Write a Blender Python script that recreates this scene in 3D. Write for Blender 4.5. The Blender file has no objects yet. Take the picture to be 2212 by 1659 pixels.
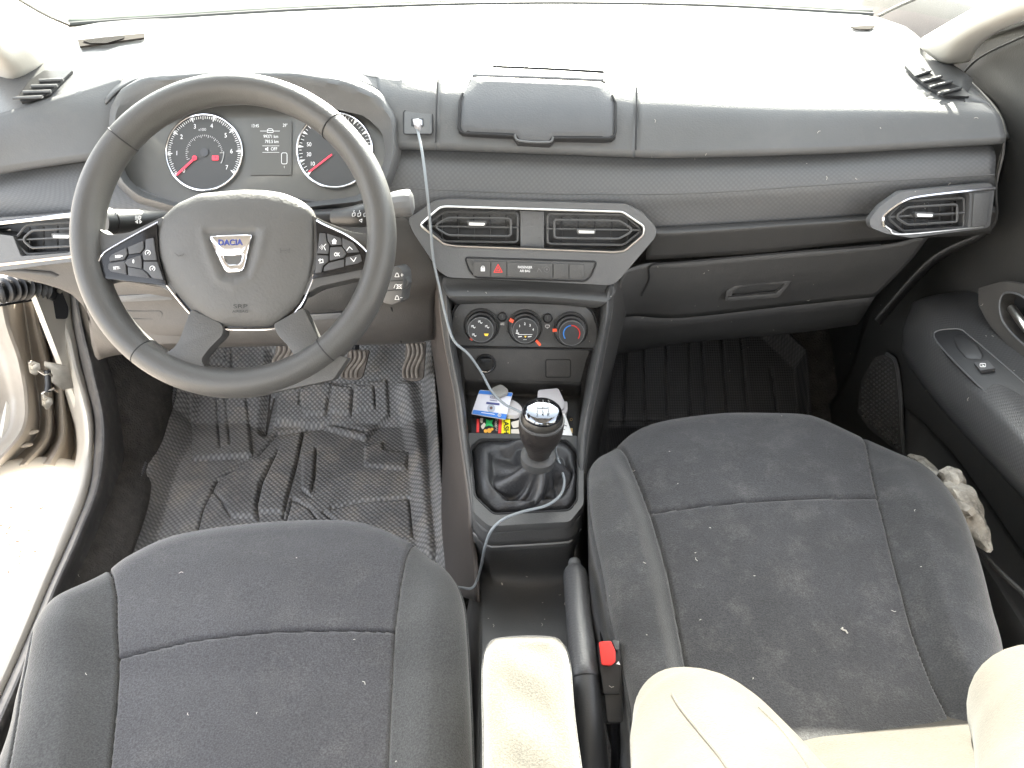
import bpy, bmesh, math, random
import numpy as np
from mathutils import Vector, Matrix
random.seed(7); np.random.seed(7)
R = math.radians
SC = bpy.context.scene
COL = SC.collection
# ------------------------------------------------------------------ camera
CAMZ, PITCH, FPX, CX, CY = 1.07, R(35), 1609.0, 1106.0, 829.5
cam = bpy.data.cameras.new("camera"); camo = bpy.data.objects.new("camera", cam); COL.objects.link(camo)
camo.location = (0, 0, CAMZ); camo.rotation_euler = (R(90) - PITCH, 0, 0)
cam.sensor_width = 36.0; cam.lens = 36.0 * FPX / 2212.0
cam.clip_start = 0.02; cam.clip_end = 400
SC.camera = camo
# ------------------------------------------------------------------ sky, sun, exposure
SUN_EL, SUN_AZ = R(30.5), R(4)          # azimuth from straight ahead (+Y), minus = from the left
w = bpy.data.worlds.new("World"); SC.world = w; w.use_nodes = True
nt = w.node_tree; nt.nodes.clear()
sky = nt.nodes.new("ShaderNodeTexSky"); sky.sky_type = 'NISHITA'; sky.sun_disc = False
sky.sun_elevation = SUN_EL; sky.sun_rotation = SUN_AZ; sky.dust_density = 2.5; sky.air_density = 1.0; sky.ozone_density = 0.6
bg = nt.nodes.new("ShaderNodeBackground"); bg.inputs[1].default_value = 0.15
wo = nt.nodes.new("ShaderNodeOutputWorld")
hs = nt.nodes.new('ShaderNodeHueSaturation'); hs.inputs['Saturation'].default_value = .32; tn = nt.nodes.new('ShaderNodeMix'); tn.data_type = 'RGBA'; tn.blend_type = 'MULTIPLY'; tn.inputs[0].default_value = 1; tn.inputs[7].default_value = (1.0, .982, .96, 1)
nt.links.new(sky.outputs[0], hs.inputs['Color']); nt.links.new(hs.outputs[0], tn.inputs[6]); nt.links.new(tn.outputs[2], bg.inputs[0]); nt.links.new(bg.outputs[0], wo.inputs[0])
sl = bpy.data.lights.new("sun", 'SUN'); sl.energy = 5.0; sl.angle = R(0.5); sl.color = (1.0, 0.93, 0.82)
so = bpy.data.objects.new("sun", sl); COL.objects.link(so)
sd = Vector((math.sin(SUN_AZ) * math.cos(SUN_EL), math.cos(SUN_AZ) * math.cos(SUN_EL), math.sin(SUN_EL)))
so.rotation_euler = sd.to_track_quat('Z', 'Y').to_euler(); so.location = (0, 3, 5)
SC.view_settings.view_transform = 'Standard'; SC.view_settings.look = 'None'
SC.view_settings.exposure = 3.6; SC.view_settings.gamma = 1
try: SC.cycles.max_bounces = 10; SC.cycles.diffuse_bounces = 6; SC.cycles.transparent_max_bounces = 12
except Exception: pass

# ------------------------------------------------------------------ rays through the lens (photo measured at 2212 x 1659)
_d = np.array([0, math.cos(PITCH), -math.sin(PITCH)]); _u = np.array([0, math.sin(PITCH), math.cos(PITCH)]); _r = np.array([1.0, 0, 0])
CAM = np.array([0, 0, CAMZ])
def ray(px, py): return _d + _r * ((px - CX) / FPX) + _u * ((CY - py) / FPX)
def P(px, py, y=None, z=None, x=None, d=None):
    v = ray(px, py)
    if y is not None: t = y / v[1]
    elif z is not None: t = (z - CAMZ) / v[2]
    elif x is not None: t = x / v[0]
    else: t = d
    return CAM + v * t
class Plane:
    def __init__(s, o, n):
        s.o = np.array(o, float); s.n = np.array(n, float); s.n /= np.linalg.norm(s.n)
        a = s.m(*s.px(s.o)); px, py = s.px(s.o)
        s.u = s.m(px + 5, py) - s.m(px - 5, py); s.u /= np.linalg.norm(s.u)
        s.v = np.cross(s.n, s.u)
    def px(s, w):
        q = np.array(w) - CAM; dd = q @ _d
        return CX + (q @ _r) / dd * FPX, CY - (q @ _u) / dd * FPX
    def m(s, px, py, off=0.0):
        v = ray(px, py); t = ((s.o + s.n * off - CAM) @ s.n) / (v @ s.n)
        return CAM + v * t
    def sc(s, px, py):      # metres per photo pixel, across
        return np.linalg.norm(s.m(px + 1, py) - s.m(px, py))

# ------------------------------------------------------------------ curves
def catmull(pts, n, closed=False):
    p = np.array(pts, float); N = len(p)
    if closed: q = np.vstack([p[-1], p, p[0], p[1]]); segs = N
    else: q = np.vstack([2 * p[0] - p[1], p, 2 * p[-1] - p[-2]]); segs = N - 1
    out = []
    for i in range(segs):
        a, b, c, d = q[i:i + 4]
        for k in range(n):
            t = k / n
            out.append(0.5 * ((2 * b) + (c - a) * t + (2 * a - 5 * b + 4 * c - d) * t * t + (3 * b - a - 3 * c + d) * t ** 3))
    if not closed: out.append(p[-1])
    return np.array(out)
def resample(pts, n, closed=False):
    p = np.array(pts, float)
    if closed: p = np.vstack([p, p[0]])
    L = np.concatenate([[0], np.cumsum(np.linalg.norm(np.diff(p, axis=0), axis=1))])
    t = np.linspace(0, L[-1], n + 1)[:-1] if closed else np.linspace(0, L[-1], n)
    return np.stack([np.interp(t, L, p[:, k]) for k in range(p.shape[1])], 1)
def rpoly(pts, r, seg=5):
    p = [np.array(q, float) for q in pts]; out = []; N = len(p)
    for i in range(N):
        rr = r[i] if isinstance(r, (list, tuple)) else r
        a, b, c = p[i - 1], p[i], p[(i + 1) % N]
        d1, d2 = a - b, c - b; l1, l2 = np.linalg.norm(d1), np.linalg.norm(d2)
        k = min(rr, l1 * .48, l2 * .48); s, e = b + d1 / l1 * k, b + d2 / l2 * k
        for j in range(seg + 1):
            t = j / seg; out.append((1 - t) ** 2 * s + 2 * t * (1 - t) * b + t * t * e)
    return np.array(out)
def rect(x0, y0, x1, y1): return [(x0, y0), (x1, y0), (x1, y1), (x0, y1)]
def circ(cx, cy, r, n=32, ry=None): 
    ry = ry or r
    return [(cx + r * math.cos(2 * math.pi * i / n), cy + ry * math.sin(2 * math.pi * i / n)) for i in range(n)]
def byangle(pts, c, n):        # star-shaped loop resampled at even angles
    p = resample(pts, 600, True); a = np.arctan2(p[:, 1] - c[1], p[:, 0] - c[0]); r = np.hypot(p[:, 1] - c[1], p[:, 0] - c[0])
    o = np.argsort(a); a, r = a[o], r[o]
    t = np.linspace(-math.pi, math.pi, n + 1)[:-1]
    rr = np.interp(t, np.concatenate([a - 2 * math.pi, a, a + 2 * math.pi]), np.concatenate([r, r, r]))
    return np.stack([c[0] + rr * np.cos(t), c[1] + rr * np.sin(t)], 1)
def dseg(X, Y, line):          # distance of points to a polyline
    D = np.full(np.shape(X), 1e9); l = np.array(line, float)
    for a, b in zip(l[:-1], l[1:]):
        ab = b - a; L2 = ab @ ab + 1e-12
        t = np.clip(((X - a[0]) * ab[0] + (Y - a[1]) * ab[1]) / L2, 0, 1)
        D = np.minimum(D, np.hypot(X - a[0] - t * ab[0], Y - a[1] - t * ab[1]))
    return D
def inside(X, Y, poly):
    c = np.zeros(np.shape(X), bool); p = np.array(poly, float); j = len(p) - 1
    for i in range(len(p)):
        xi, yi, xj, yj = p[i][0], p[i][1], p[j][0], p[j][1]
        if yi != yj: c ^= ((yi > Y) != (yj > Y)) & (X < (xj - xi) * (Y - yi) / (yj - yi) + xi)
        j = i
    return c
def sdpoly(X, Y, poly):        # signed distance, + inside
    d = dseg(X, Y, list(poly) + [poly[0]]); return np.where(inside(X, Y, poly), d, -d)
def sstep(a, b, x):
    t = np.clip((x - a) / (b - a), 0, 1); return t * t * (3 - 2 * t)

# ------------------------------------------------------------------ materials
MATS = {}
def mat(name, col, rough=0.5, metal=0.0, bump=0.0, bscale=600, kind='noise', var=0.0, vscale=6, dust=0.0, spec=0.5, sheen=0.0,
        coat=0.0, pitch=0.005, emit=0.0, dcol=(0.32, 0.29, 0.25), uv=False, alpha=None, rvar=0.0, bdist=0.001, grain=0.0, con=None):
    if name in MATS: return MATS[name]
    m = bpy.data.materials.new(name); m.use_nodes = True; n = m.node_tree.nodes; l = m.node_tree.links
    b = n['Principled BSDF']; b.inputs['Base Color'].default_value = (*col, 1); b.inputs['Roughness'].default_value = rough
    b.inputs['Metallic'].default_value = metal; b.inputs['Specular IOR Level'].default_value = spec
    if sheen: b.inputs['Sheen Weight'].default_value = sheen; b.inputs['Sheen Roughness'].default_value = 0.5
    if coat: b.inputs['Coat Weight'].default_value = coat; b.inputs['Coat Roughness'].default_value = 0.05
    if emit: b.inputs['Emission Color'].default_value = (*col, 1); b.inputs['Emission Strength'].default_value = emit
    tc = n.new('ShaderNodeTexCoord'); src = tc.outputs['UV'] if uv else tc.outputs['Object']
    colsock = None
    if var or dust:
        nz = n.new('ShaderNodeTexNoise'); nz.inputs['Scale'].default_value = vscale; nz.inputs['Detail'].default_value = 8; nz.inputs['Roughness'].default_value = .62
        l.new(tc.outputs['Object'], nz.inputs['Vector'])
        mx = n.new('ShaderNodeMix'); mx.data_type = 'RGBA'
        mr = n.new('ShaderNodeMapRange'); mr.inputs[1].default_value = .35; mr.inputs[2].default_value = .7
        l.new(nz.outputs[0], mr.inputs[0]); l.new(mr.outputs[0], mx.inputs[0])
        mx.inputs[6].default_value = tuple(c * (1 - var) for c in col) + (1,); mx.inputs[7].default_value = tuple(min(1, c * (1 + var)) for c in col) + (1,)
        colsock = mx.outputs[2]
        if dust:
            n2 = n.new('ShaderNodeTexNoise'); n2.inputs['Scale'].default_value = vscale * 2.3; n2.inputs['Detail'].default_value = 12; n2.inputs['Roughness'].default_value = .7
            l.new(tc.outputs['Object'], n2.inputs['Vector'])
            m2 = n.new('ShaderNodeMapRange'); m2.inputs[1].default_value = .5; m2.inputs[2].default_value = .78; m2.inputs[4].default_value = dust
            l.new(n2.outputs[0], m2.inputs[0])
            mx2 = n.new('ShaderNodeMix'); mx2.data_type = 'RGBA'; l.new(m2.outputs[0], mx2.inputs[0]); l.new(colsock, mx2.inputs[6]); mx2.inputs[7].default_value = (*dcol, 1)
            colsock = mx2.outputs[2]
        if rvar:
            m3 = n.new('ShaderNodeMapRange'); m3.inputs[3].default_value = rough - rvar; m3.inputs[4].default_value = rough + rvar
            l.new(nz.outputs[0], m3.inputs[0]); l.new(m3.outputs[0], b.inputs['Roughness'])
    if bump:
        bp = n.new('ShaderNodeBump'); bp.inputs['Strength'].default_value = bump; bp.inputs['Distance'].default_value = bdist
        if kind == 'noise':
            t = n.new('ShaderNodeTexNoise'); t.inputs['Scale'].default_value = bscale; t.inputs['Detail'].default_value = 3
            l.new(src, t.inputs['Vector']); h = t.outputs[0]
        elif kind == 'leather':
            t = n.new('ShaderNodeTexVoronoi'); t.feature = 'SMOOTH_F1'; t.inputs['Scale'].default_value = bscale
            l.new(src, t.inputs['Vector']); h = t.outputs['Distance']
        else:               # regular dots / weave
            mp = n.new('ShaderNodeMapping'); mp.inputs['Rotation'].default_value = (0, 0, R(45) if kind == 'diamond' else 0)
            s = 1.0 / pitch; mp.inputs['Scale'].default_value = (s, s * (1.0 if kind != 'weave' else .7), s)
            l.new(src, mp.inputs['Vector'])
            t = n.new('ShaderNodeTexVoronoi'); t.voronoi_dimensions = '2D' if uv else '3D'; t.inputs['Scale'].default_value = 1; t.inputs['Randomness'].default_value = 0.12 if kind == 'weave' else 0.0
            l.new(mp.outputs[0], t.inputs['Vector'])
            mr = n.new('ShaderNodeMapRange'); mr.inputs[1].default_value = .15; mr.inputs[2].default_value = .6; mr.inputs[3].default_value = 1; mr.inputs[4].default_value = 0
            l.new(t.outputs['Distance'], mr.inputs[0]); h = mr.outputs[0]
            if colsock is None:
                rgb = n.new('ShaderNodeRGB'); rgb.outputs[0].default_value = (*col, 1); colsock = rgb.outputs[0]
            mm = n.new('ShaderNodeMix'); mm.data_type = 'RGBA'; mm.blend_type = 'MULTIPLY'; mm.inputs[0].default_value = 1
            r2 = n.new('ShaderNodeMapRange'); r2.inputs[3].default_value, r2.inputs[4].default_value = con or (.55, 1.25)
            l.new(h, r2.inputs[0]); l.new(colsock, mm.inputs[6]); l.new(r2.outputs[0], mm.inputs[7]); colsock = mm.outputs[2]
        if grain:
            if colsock is None:
                rgb = n.new('ShaderNodeRGB'); rgb.outputs[0].default_value = (*col, 1); colsock = rgb.outputs[0]
            mm = n.new('ShaderNodeMix'); mm.data_type = 'RGBA'; mm.blend_type = 'MULTIPLY'; mm.inputs[0].default_value = 1
            r2 = n.new('ShaderNodeMapRange'); r2.inputs[1].default_value = .3; r2.inputs[2].default_value = .7; r2.inputs[3].default_value = 1 - grain; r2.inputs[4].default_value = 1 + grain
            l.new(h, r2.inputs[0]); l.new(colsock, mm.inputs[6]); l.new(r2.outputs[0], mm.inputs[7]); colsock = mm.outputs[2]
        l.new(h, bp.inputs['Height']); l.new(bp.outputs[0], b.inputs['Normal'])
    if colsock is not None: l.new(colsock, b.inputs['Base Color'])
    MATS[name] = m; return m
GR = dict(kind='noise', bump=.35, bscale=420, var=.10, vscale=5)
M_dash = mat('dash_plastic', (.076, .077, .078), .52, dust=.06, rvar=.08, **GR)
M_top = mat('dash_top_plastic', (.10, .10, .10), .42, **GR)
M_band = mat('embossed_plastic', (.080, .081, .083), .5, bump=.18, con=(.86, 1.08), kind='diamond', pitch=.0052, uv=True)
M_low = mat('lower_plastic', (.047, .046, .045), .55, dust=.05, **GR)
M_cons = mat('console_plastic', (.056, .056, .056), .5, dust=.05, rvar=.08, **GR)
M_cons2 = mat('console_flank_plastic', (.048, .046, .044), .6, dust=.08, **GR)
M_black = mat('black_plastic', (.012, .012, .013), .45, bump=.2, bscale=500)
M_bezel = mat('satin_bezel', (.082, .083, .085), .38, **GR)
M_gloss = mat('piano_black', (.008, .008, .009), .16, spec=.35)
M_chrome = mat('chrome', (.62, .62, .64), .12, 1.0)
M_satin = mat('satin_chrome', (.62, .60, .57), .28, 1.0)
M_wheel = mat('wheel_leather', (.056, .055, .053), .48, bump=.30, kind='leather', bscale=650, var=.03, bdist=.0006)
M_airbag = mat('airbag_plastic', (.074, .072, .069), .55, bump=.5, bscale=300, var=.06)
M_seam = mat('seam_thread', (.015, .015, .016), .8)
M_fab = mat('seat_fabric', (.034, .0335, .037), .9, bump=.5, kind='noise', bscale=620, grain=.55, var=.14, vscale=9, dust=.25, sheen=.25, dcol=(.11, .105, .10), bdist=.0012)
M_fab2 = mat('bolster_fabric', (.028, .0285, .0285), .92, bump=.5, kind='noise', bscale=620, grain=.55, var=.10, vscale=7, dust=.06, sheen=.25, dcol=(.11, .105, .10), bdist=.0012)
M_fabp = mat('worn_seat_fabric', (.024, .024, .026), .92, bump=.5, kind='noise', bscale=620, grain=.55, var=.22, vscale=13, dust=.38, sheen=.25, dcol=(.11, .105, .10), bdist=.0012)
M_fabl = mat('sunlit_armrest_fabric', (.070, .064, .053), .95, bump=.5, kind='noise', bscale=620, grain=.28, var=.10, vscale=14, sheen=.3)  # dark seat fabric, lightened and warmed in colour to look sunlit
M_fabb = mat('sunlit_backrest_fabric', (.034, .029, .0225), .95, bump=.5, kind='noise', bscale=500, grain=.30, var=.2, vscale=14, sheen=.05)  # same dark fabric as the cushion, with a sunlit cream tint mixed in
M_carpet = mat('carpet', (.062, .056, .050), 1.0, bump=1.0, bscale=260, var=.3, vscale=40, dust=.25, dcol=(.12, .10, .085), bdist=.003)
M_mat = mat('rubber_mat_door_lit', (.23, .225, .22), .5, bump=.7, con=(.5, 1.3), kind='diamond', pitch=.0078, uv=True, var=.3, vscale=6, dust=.9, dcol=(.42, .37, .31), bdist=.002)  # black rubber lightened to carry the open door's light, dust over it
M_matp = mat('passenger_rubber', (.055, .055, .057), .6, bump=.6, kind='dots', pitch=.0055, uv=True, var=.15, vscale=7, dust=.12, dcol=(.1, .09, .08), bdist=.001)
M_rubber = mat('seal_rubber', (.075, .070, .066), .55, bump=.3, bscale=200, var=.2, vscale=20, dust=.3)
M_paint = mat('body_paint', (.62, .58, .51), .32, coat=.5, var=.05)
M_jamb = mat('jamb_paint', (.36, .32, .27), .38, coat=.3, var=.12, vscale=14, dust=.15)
M_door = mat('door_plastic', (.048, .047, .045), .55, dust=.03, **GR)
M_dembo = mat('door_embossed', (.050, .050, .051), .45, bump=.3, con=(.8, 1.1), kind='diamond', pitch=.0048, uv=True)
M_glassface = mat('cluster_face', (.075, .073, .068), .35, coat=.25, var=.1, vscale=10)
M_dial = mat('dial_face', (.038, .038, .038), .5)
M_white = mat('white_print', (.80, .80, .80), .5)
M_glow = mat('lit_white_print', (.6, .6, .6), .5, emit=.035)
M_red = mat('lit_red', (.95, .04, .07), .4, emit=.06)
M_redm = mat('red_plastic', (.72, .035, .03), .4)
M_yel = mat('yellow_print', (.85, .55, .04), .5)
M_blue = mat('blue_print', (.03, .25, .75), .5)
M_navy = mat('navy_lettering', (.03, .05, .22), .3)
M_rubp = mat('pedal_rubber', (.16, .135, .115), .8, bump=.5, bscale=120, var=.3, vscale=40, dust=.5, dcol=(.3, .25, .2))
M_cable = mat('grey_cable', (.20, .22, .235), .5)
M_wplas = mat('white_plastic', (.40, .385, .40), .35)
M_gplas = mat('grey_plastic', (.22, .215, .20), .35)
M_knob = mat('gear_leather', (.022, .019, .018), .38, bump=.45, kind='leather', bscale=420, var=.15, bdist=.0006)
M_boot = mat('boot_leather', (.030, .030, .032), .42, bump=.6, kind='leather', bscale=330, var=.15, bdist=.0008)
M_cloth = mat('rag_cloth', (.42, .39, .34), .95, bump=1.0, bscale=110, var=.35, vscale=22, dust=.85, dcol=(.06, .045, .035), bdist=.004)
M_steel = mat('zinc_steel', (.55, .50, .42), .35, .9, bump=.3, bscale=90, var=.2, vscale=30)
M_head = mat('headliner', (.45, .44, .42), .95, bump=.3, bscale=300)
M_pill = mat('pillar_trim', (.50, .48, .44), .7, bump=.2, bscale=400)
M_ground = mat('ground_sand', (.42, .38, .33), .95, bump=.6, bscale=30, var=.15, vscale=3, dust=.1)
M_rib = mat('dust_speck', (.5, .47, .42), .9)
def glassmat():
    m = bpy.data.materials.new('windscreen_glass'); m.use_nodes = True; n = m.node_tree.nodes; l = m.node_tree.links; n.clear()
    o = n.new('ShaderNodeOutputMaterial'); mx = n.new('ShaderNodeMixShader'); t = n.new('ShaderNodeBsdfTransparent'); g = n.new('ShaderNodeBsdfGlossy')
    t.inputs[0].default_value = (.90, .95, .92, 1); g.inputs['Roughness'].default_value = .02; mx.inputs[0].default_value = .06
    l.new(t.outputs[0], mx.inputs[1]); l.new(g.outputs[0], mx.inputs[2]); l.new(mx.outputs[0], o.inputs[0]); return m
M_glass = glassmat()

# ------------------------------------------------------------------ objects
def wloc(o):
    v = Vector((0, 0, 0))
    while o is not None: v += Vector(o.location); o = o.parent
    return v
def thing(name, label, cat, loc, group=None):
    o = bpy.data.objects.new(name, None); o.empty_display_size = .05; COL.objects.link(o); o.location = tuple(float(c) for c in loc)
    o['label'] = label; o['category'] = cat
    if group: o['group'] = group
    return o
def tag(o, label, cat, group=None):
    o['label'] = label; o['category'] = cat
    if group: o['group'] = group
    return o
def struct(o): o['kind'] = 'structure'; return o
def obj(name, V, Fc, m, parent=None, uv=None, smooth=True, sharp=40, solid=0.0, bevel=0.0, origin=None):
    V = np.array(V, float)
    base = np.array(wloc(parent)) if parent is not None else (np.array(origin) if origin is not None else np.array([V[:, 0].mean(), V[:, 1].mean(), V[:, 2].min()]))
    me = bpy.data.meshes.new(name); me.from_pydata([tuple(v) for v in (V - base)], [], [tuple(int(i) for i in f) for f in Fc])
    me.materials.append(m)
    if uv is not None:
        ul = me.uv_layers.new(name='UV'); idx = np.zeros(len(me.loops), int); me.loops.foreach_get('vertex_index', idx)
        ul.data.foreach_set('uv', np.array(uv, float)[idx].ravel())
    bm = bmesh.new(); bm.from_mesh(me)
    if bevel:
        es = [e for e in bm.edges if e.is_manifold and e.calc_face_angle(0) > R(35)]
        if es: bmesh.ops.bevel(bm, geom=es, offset=bevel, segments=2, profile=.6, affect='EDGES', clamp_overlap=True)
    bmesh.ops.recalc_face_normals(bm, faces=bm.faces)
    bm.to_mesh(me); bm.free()
    if smooth:
        me.polygons.foreach_set('use_smooth', [True] * len(me.polygons))
        try: me.set_sharp_from_angle(angle=R(sharp))
        except Exception: pass
    o = bpy.data.objects.new(name, me); COL.objects.link(o)
    if parent is not None: o.parent = parent
    else: o.location = tuple(base)
    if solid:
        md = o.modifiers.new('solid', 'SOLIDIFY'); md.thickness = solid; md.offset = 0
    return o
class MB:                       # gathers shapes for ONE mesh
    def __init__(s): s.V = []; s.F = []
    def add(s, V, Fc):
        k = len(s.V); s.V += [tuple(v) for v in V]; s.F += [tuple(i + k for i in f) for f in Fc]; return s
    def obj(s, name, m, parent=None, **kw): return obj(name, s.V, s.F, m, parent, **kw)
def g_prism(pl, pts, t, base=0.0):
    b = [pl.m(p[0], p[1], base + t) for p in pts]; a = [q - pl.n * t for q in b]; n = len(a)
    return a + b, [tuple(range(n))[::-1], tuple(range(n, 2 * n))] + [(i, (i + 1) % n, n + (i + 1) % n, n + i) for i in range(n)]
def prism(name, pl, pts, t, m, parent=None, base=0.0, bevel=0.0, **kw):
    V, Fc = g_prism(pl, pts, t, base); return obj(name, V, Fc, m, parent, bevel=bevel, **kw)
def g_tube(pts, r, n=10, closed=False, flat=1.0, up=None):
    p = np.array(pts, float); N = len(p); rr = np.full(N, r) if np.isscalar(r) else np.array(r, float)
    V = []; Fc = []; prev = None
    for i in range(N):
        if closed: t = p[(i + 1) % N] - p[i - 1]
        else: t = p[min(i + 1, N - 1)] - p[max(i - 1, 0)]
        t = t / (np.linalg.norm(t) + 1e-12)
        if up is not None: a = np.cross(t, up)
        elif prev is None: a = np.cross(t, [0, 0, 1.0]) if abs(t[2]) < .9 else np.cross(t, [1.0, 0, 0])
        else: a = prev - t * (prev @ t)
        a = a / (np.linalg.norm(a) + 1e-12); prev = a; b = np.cross(t, a)
        for k in range(n):
            th = 2 * math.pi * k / n; V.append(p[i] + rr[i] * (a * math.cos(th) + b * math.sin(th) * flat))
    for i in range(N if closed else N - 1):
        j = (i + 1) % N
        for k in range(n): Fc.append((i * n + k, i * n + (k + 1) % n, j * n + (k + 1) % n, j * n + k))
    if not closed: Fc += [tuple(range(n))[::-1], tuple(range((N - 1) * n, N * n))]
    return V, Fc
def tube(name, pts, r, m, parent=None, **kw):
    k = {q: kw.pop(q) for q in ('n', 'closed', 'flat', 'up') if q in kw}
    V, Fc = g_tube(pts, r, **k); return obj(name, V, Fc, m, parent, **kw)
def g_lathe(c, axis, prof, n=40):
    ax = np.array(axis, float); ax /= np.linalg.norm(ax); a = np.cross(ax, [1.0, 0, 0]); a /= np.linalg.norm(a); b = np.cross(ax, a)
    V = []; Fc = []
    for r, h in prof:
        for k in range(n):
            th = 2 * math.pi * k / n; V.append(np.array(c) + ax * h + max(r, 1e-5) * (a * math.cos(th) + b * math.sin(th)))
    for i in range(len(prof) - 1):
        for k in range(n): Fc.append((i * n + k, i * n + (k + 1) % n, (i + 1) * n + (k + 1) % n, (i + 1) * n + k))
    Fc += [tuple(range(n))[::-1], tuple(range((len(prof) - 1) * n, len(prof) * n))]
    return V, Fc
def lathe(name, c, axis, prof, m, parent=None, n=40, **kw):
    V, Fc = g_lathe(c, axis, prof, n); return obj(name, V, Fc, m, parent, **kw)
def gridfaces(nr, nc, off=0): return [(off + i * nc + j, off + i * nc + j + 1, off + (i + 1) * nc + j + 1, off + (i + 1) * nc + j) for i in range(nr - 1) for j in range(nc - 1)]
def guv(G):                    # metric uv for a grid (rows, cols, 3)
    du = np.linalg.norm(np.diff(G, axis=1), axis=2); dv = np.linalg.norm(np.diff(G, axis=0), axis=2)
    mid = G.shape[0] // 2
    u = np.concatenate([[0], np.cumsum(du[mid])]); v = np.concatenate([[0], np.cumsum(dv[:, G.shape[1] // 2])])
    U, Vv = np.meshgrid(u, v); return np.stack([U, Vv], 2).reshape(-1, 2)
def loftgrid(lines, nu, nv, smooth_u=True, sharp=False):
    L = [resample(catmull(l, 8) if smooth_u and len(l) > 2 else l, nu) for l in lines]
    A = np.array(L)
    if sharp: 
        rows = []
        for i in range(len(L) - 1):
            for k in range(nv): rows.append(A[i] * (1 - k / nv) + A[i + 1] * k / nv)
        rows.append(A[-1]); return np.array(rows)
    rows = np.stack([catmull(A[:, j], nv) for j in range(nu)], 1); return rows
def loft(name, lines, m, parent=None, nu=60, nv=6, thick=.003, sharp=False, smooth_u=True, **kw):
    G = loftgrid(lines, nu, nv, smooth_u, sharp)
    return obj(name, G.reshape(-1, 3), gridfaces(G.shape[0], G.shape[1]), m, parent, uv=guv(G), solid=thick, **kw)
def coons(front, back, left, right, nu, nv):
    """front/back run left->right, left/right run front->back; 2-D"""
    f, b, l, r = resample(front, nu), resample(back, nu), resample(left, nv), resample(right, nv)
    u = np.linspace(0, 1, nu)[None, :, None]; v = np.linspace(0, 1, nv)[:, None, None]
    return (1 - v) * f[None] + v * b[None] + (1 - u) * l[:, None] + u * r[:, None] - ((1 - u) * (1 - v) * f[0] + u * (1 - v) * f[-1] + (1 - u) * v * b[0] + u * v * b[-1])
def dome(name, pl, out, H, m, parent=None, base=0.0, rings=14, power=4, hf=None, c=None, n=96, skirt=.01, **kw):
    o = np.array(out, float); c = np.array(c if c is not None else o.mean(0)); o = byangle(o, c, n)
    V = []; Fc = []
    for i in range(rings + 1):
        s = math.sin(i / rings * math.pi / 2) if i else 0
        for k in range(n):
            q = c + s * (o[k] - c); h = base + H * max(0, 1 - s ** power) ** .5
            if hf: h += hf(q[0], q[1]) * (1 if s < .97 else 0)
            V.append(pl.m(q[0], q[1], h))
    for k in range(n): V.append(pl.m(o[k][0], o[k][1], base) - pl.n * skirt)
    for i in range(rings + 1):
        for k in range(n): Fc.append((i * n + k, i * n + (k + 1) % n, (i + 1) * n + (k + 1) % n, (i + 1) * n + k))
    V = np.array(V); 
    return obj(name, V, Fc, m, parent, **kw)
def bezel(name, pl, outer, inner, t, m, parent=None, deep=.02, c=None, n=160, base=0.0, lip=1.5, **kw):
    """a raised frame with an opening; the inner wall runs back by 'deep'"""
    o = np.array(outer, float); c = np.array(c if c is not None else np.array(inner).mean(0))
    O = byangle(o, c, n); I = byangle(inner, c, n)
    def tow(A, B, k): 
        d = B - A; L = np.linalg.norm(d, axis=1)[:, None] + 1e-9; return A + d / L * np.minimum(k, L * .4)
    loops = [(O, base), (O, base + t * .7), (tow(O, I, lip), base + t), (tow(I, O, lip * .8), base + t), (I, base + t * .75), (I, base + t - deep)]
    V = [pl.m(q[0], q[1], base + t) + pl.n * (h - base - t) for L, h in loops for q in L]
    Fc = [(i * n + k, i * n + (k + 1) % n, (i + 1) * n + (k + 1) % n, (i + 1) * n + k) for i in range(5) for k in range(n)]
    return obj(name, V, Fc, m, parent, sharp=50, **kw)
class Decal:                   # thin raised print on a plane, one mesh
    def __init__(s, pl, off=.0006, th=.0003, rot=0): s.pl = pl; s.off = off; s.th = th; s.b = MB(); s.rot = rot
    def stroke(s, pts, w=1.0, closed=False):
        p = [np.array(q, float) for q in pts]
        if closed: p = p + [p[0]]
        for a, b in zip(p[:-1], p[1:]):
            d = b - a; L = np.linalg.norm(d)
            if L < 1e-6: continue
            d = d / L; nn = np.array([-d[1], d[0]]) * w / 2; e = d * w * .25
            s.poly([a - e + nn, b + e + nn, b + e - nn, a - e - nn])
        return s
    def poly(s, pts): s.b.add(*g_prism(s.pl, pts, s.th, s.off)); return s
    def disc(s, x, y, r, n=20): return s.poly(circ(x, y, r, n))
    def arc(s, cx, cy, r, a0, a1, w=1, n=24, ry=None):
        ry = ry or r
        return s.stroke([(cx + r * math.cos(R(a0 + (a1 - a0) * i / n)), cy - ry * math.sin(R(a0 + (a1 - a0) * i / n))) for i in range(n + 1)], w)
    def text(s, x, y, txt, h, rot=0, sx=1.0, bold=0.0):
        cu = bpy.data.curves.new('t', 'FONT'); cu.body = txt; cu.align_x = 'CENTER'; cu.align_y = 'CENTER'; cu.size = 1; cu.extrude = .0; cu.offset = bold
        ob = bpy.data.objects.new('t', cu); COL.objects.link(ob)
        dg = bpy.context.evaluated_depsgraph_get(); me = bpy.data.meshes.new_from_object(ob.evaluated_get(dg))
        k = h / .72; cr, sr = math.cos(R(rot)), math.sin(R(rot))
        V = []
        for v in me.vertices:
            a, b = v.co.x * k * sx, v.co.y * k
            q = s.pl.m(x + a * cr - b * sr, y - (a * sr + b * cr), s.off + s.th); V.append(q)
        s.b.add(V, [tuple(p.vertices) for p in me.polygons])
        bpy.data.objects.remove(ob); bpy.data.curves.remove(cu); bpy.data.meshes.remove(me)
        return s
    def build(s, name, m, parent): return s.b.obj(name, m, parent, smooth=False)

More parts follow.
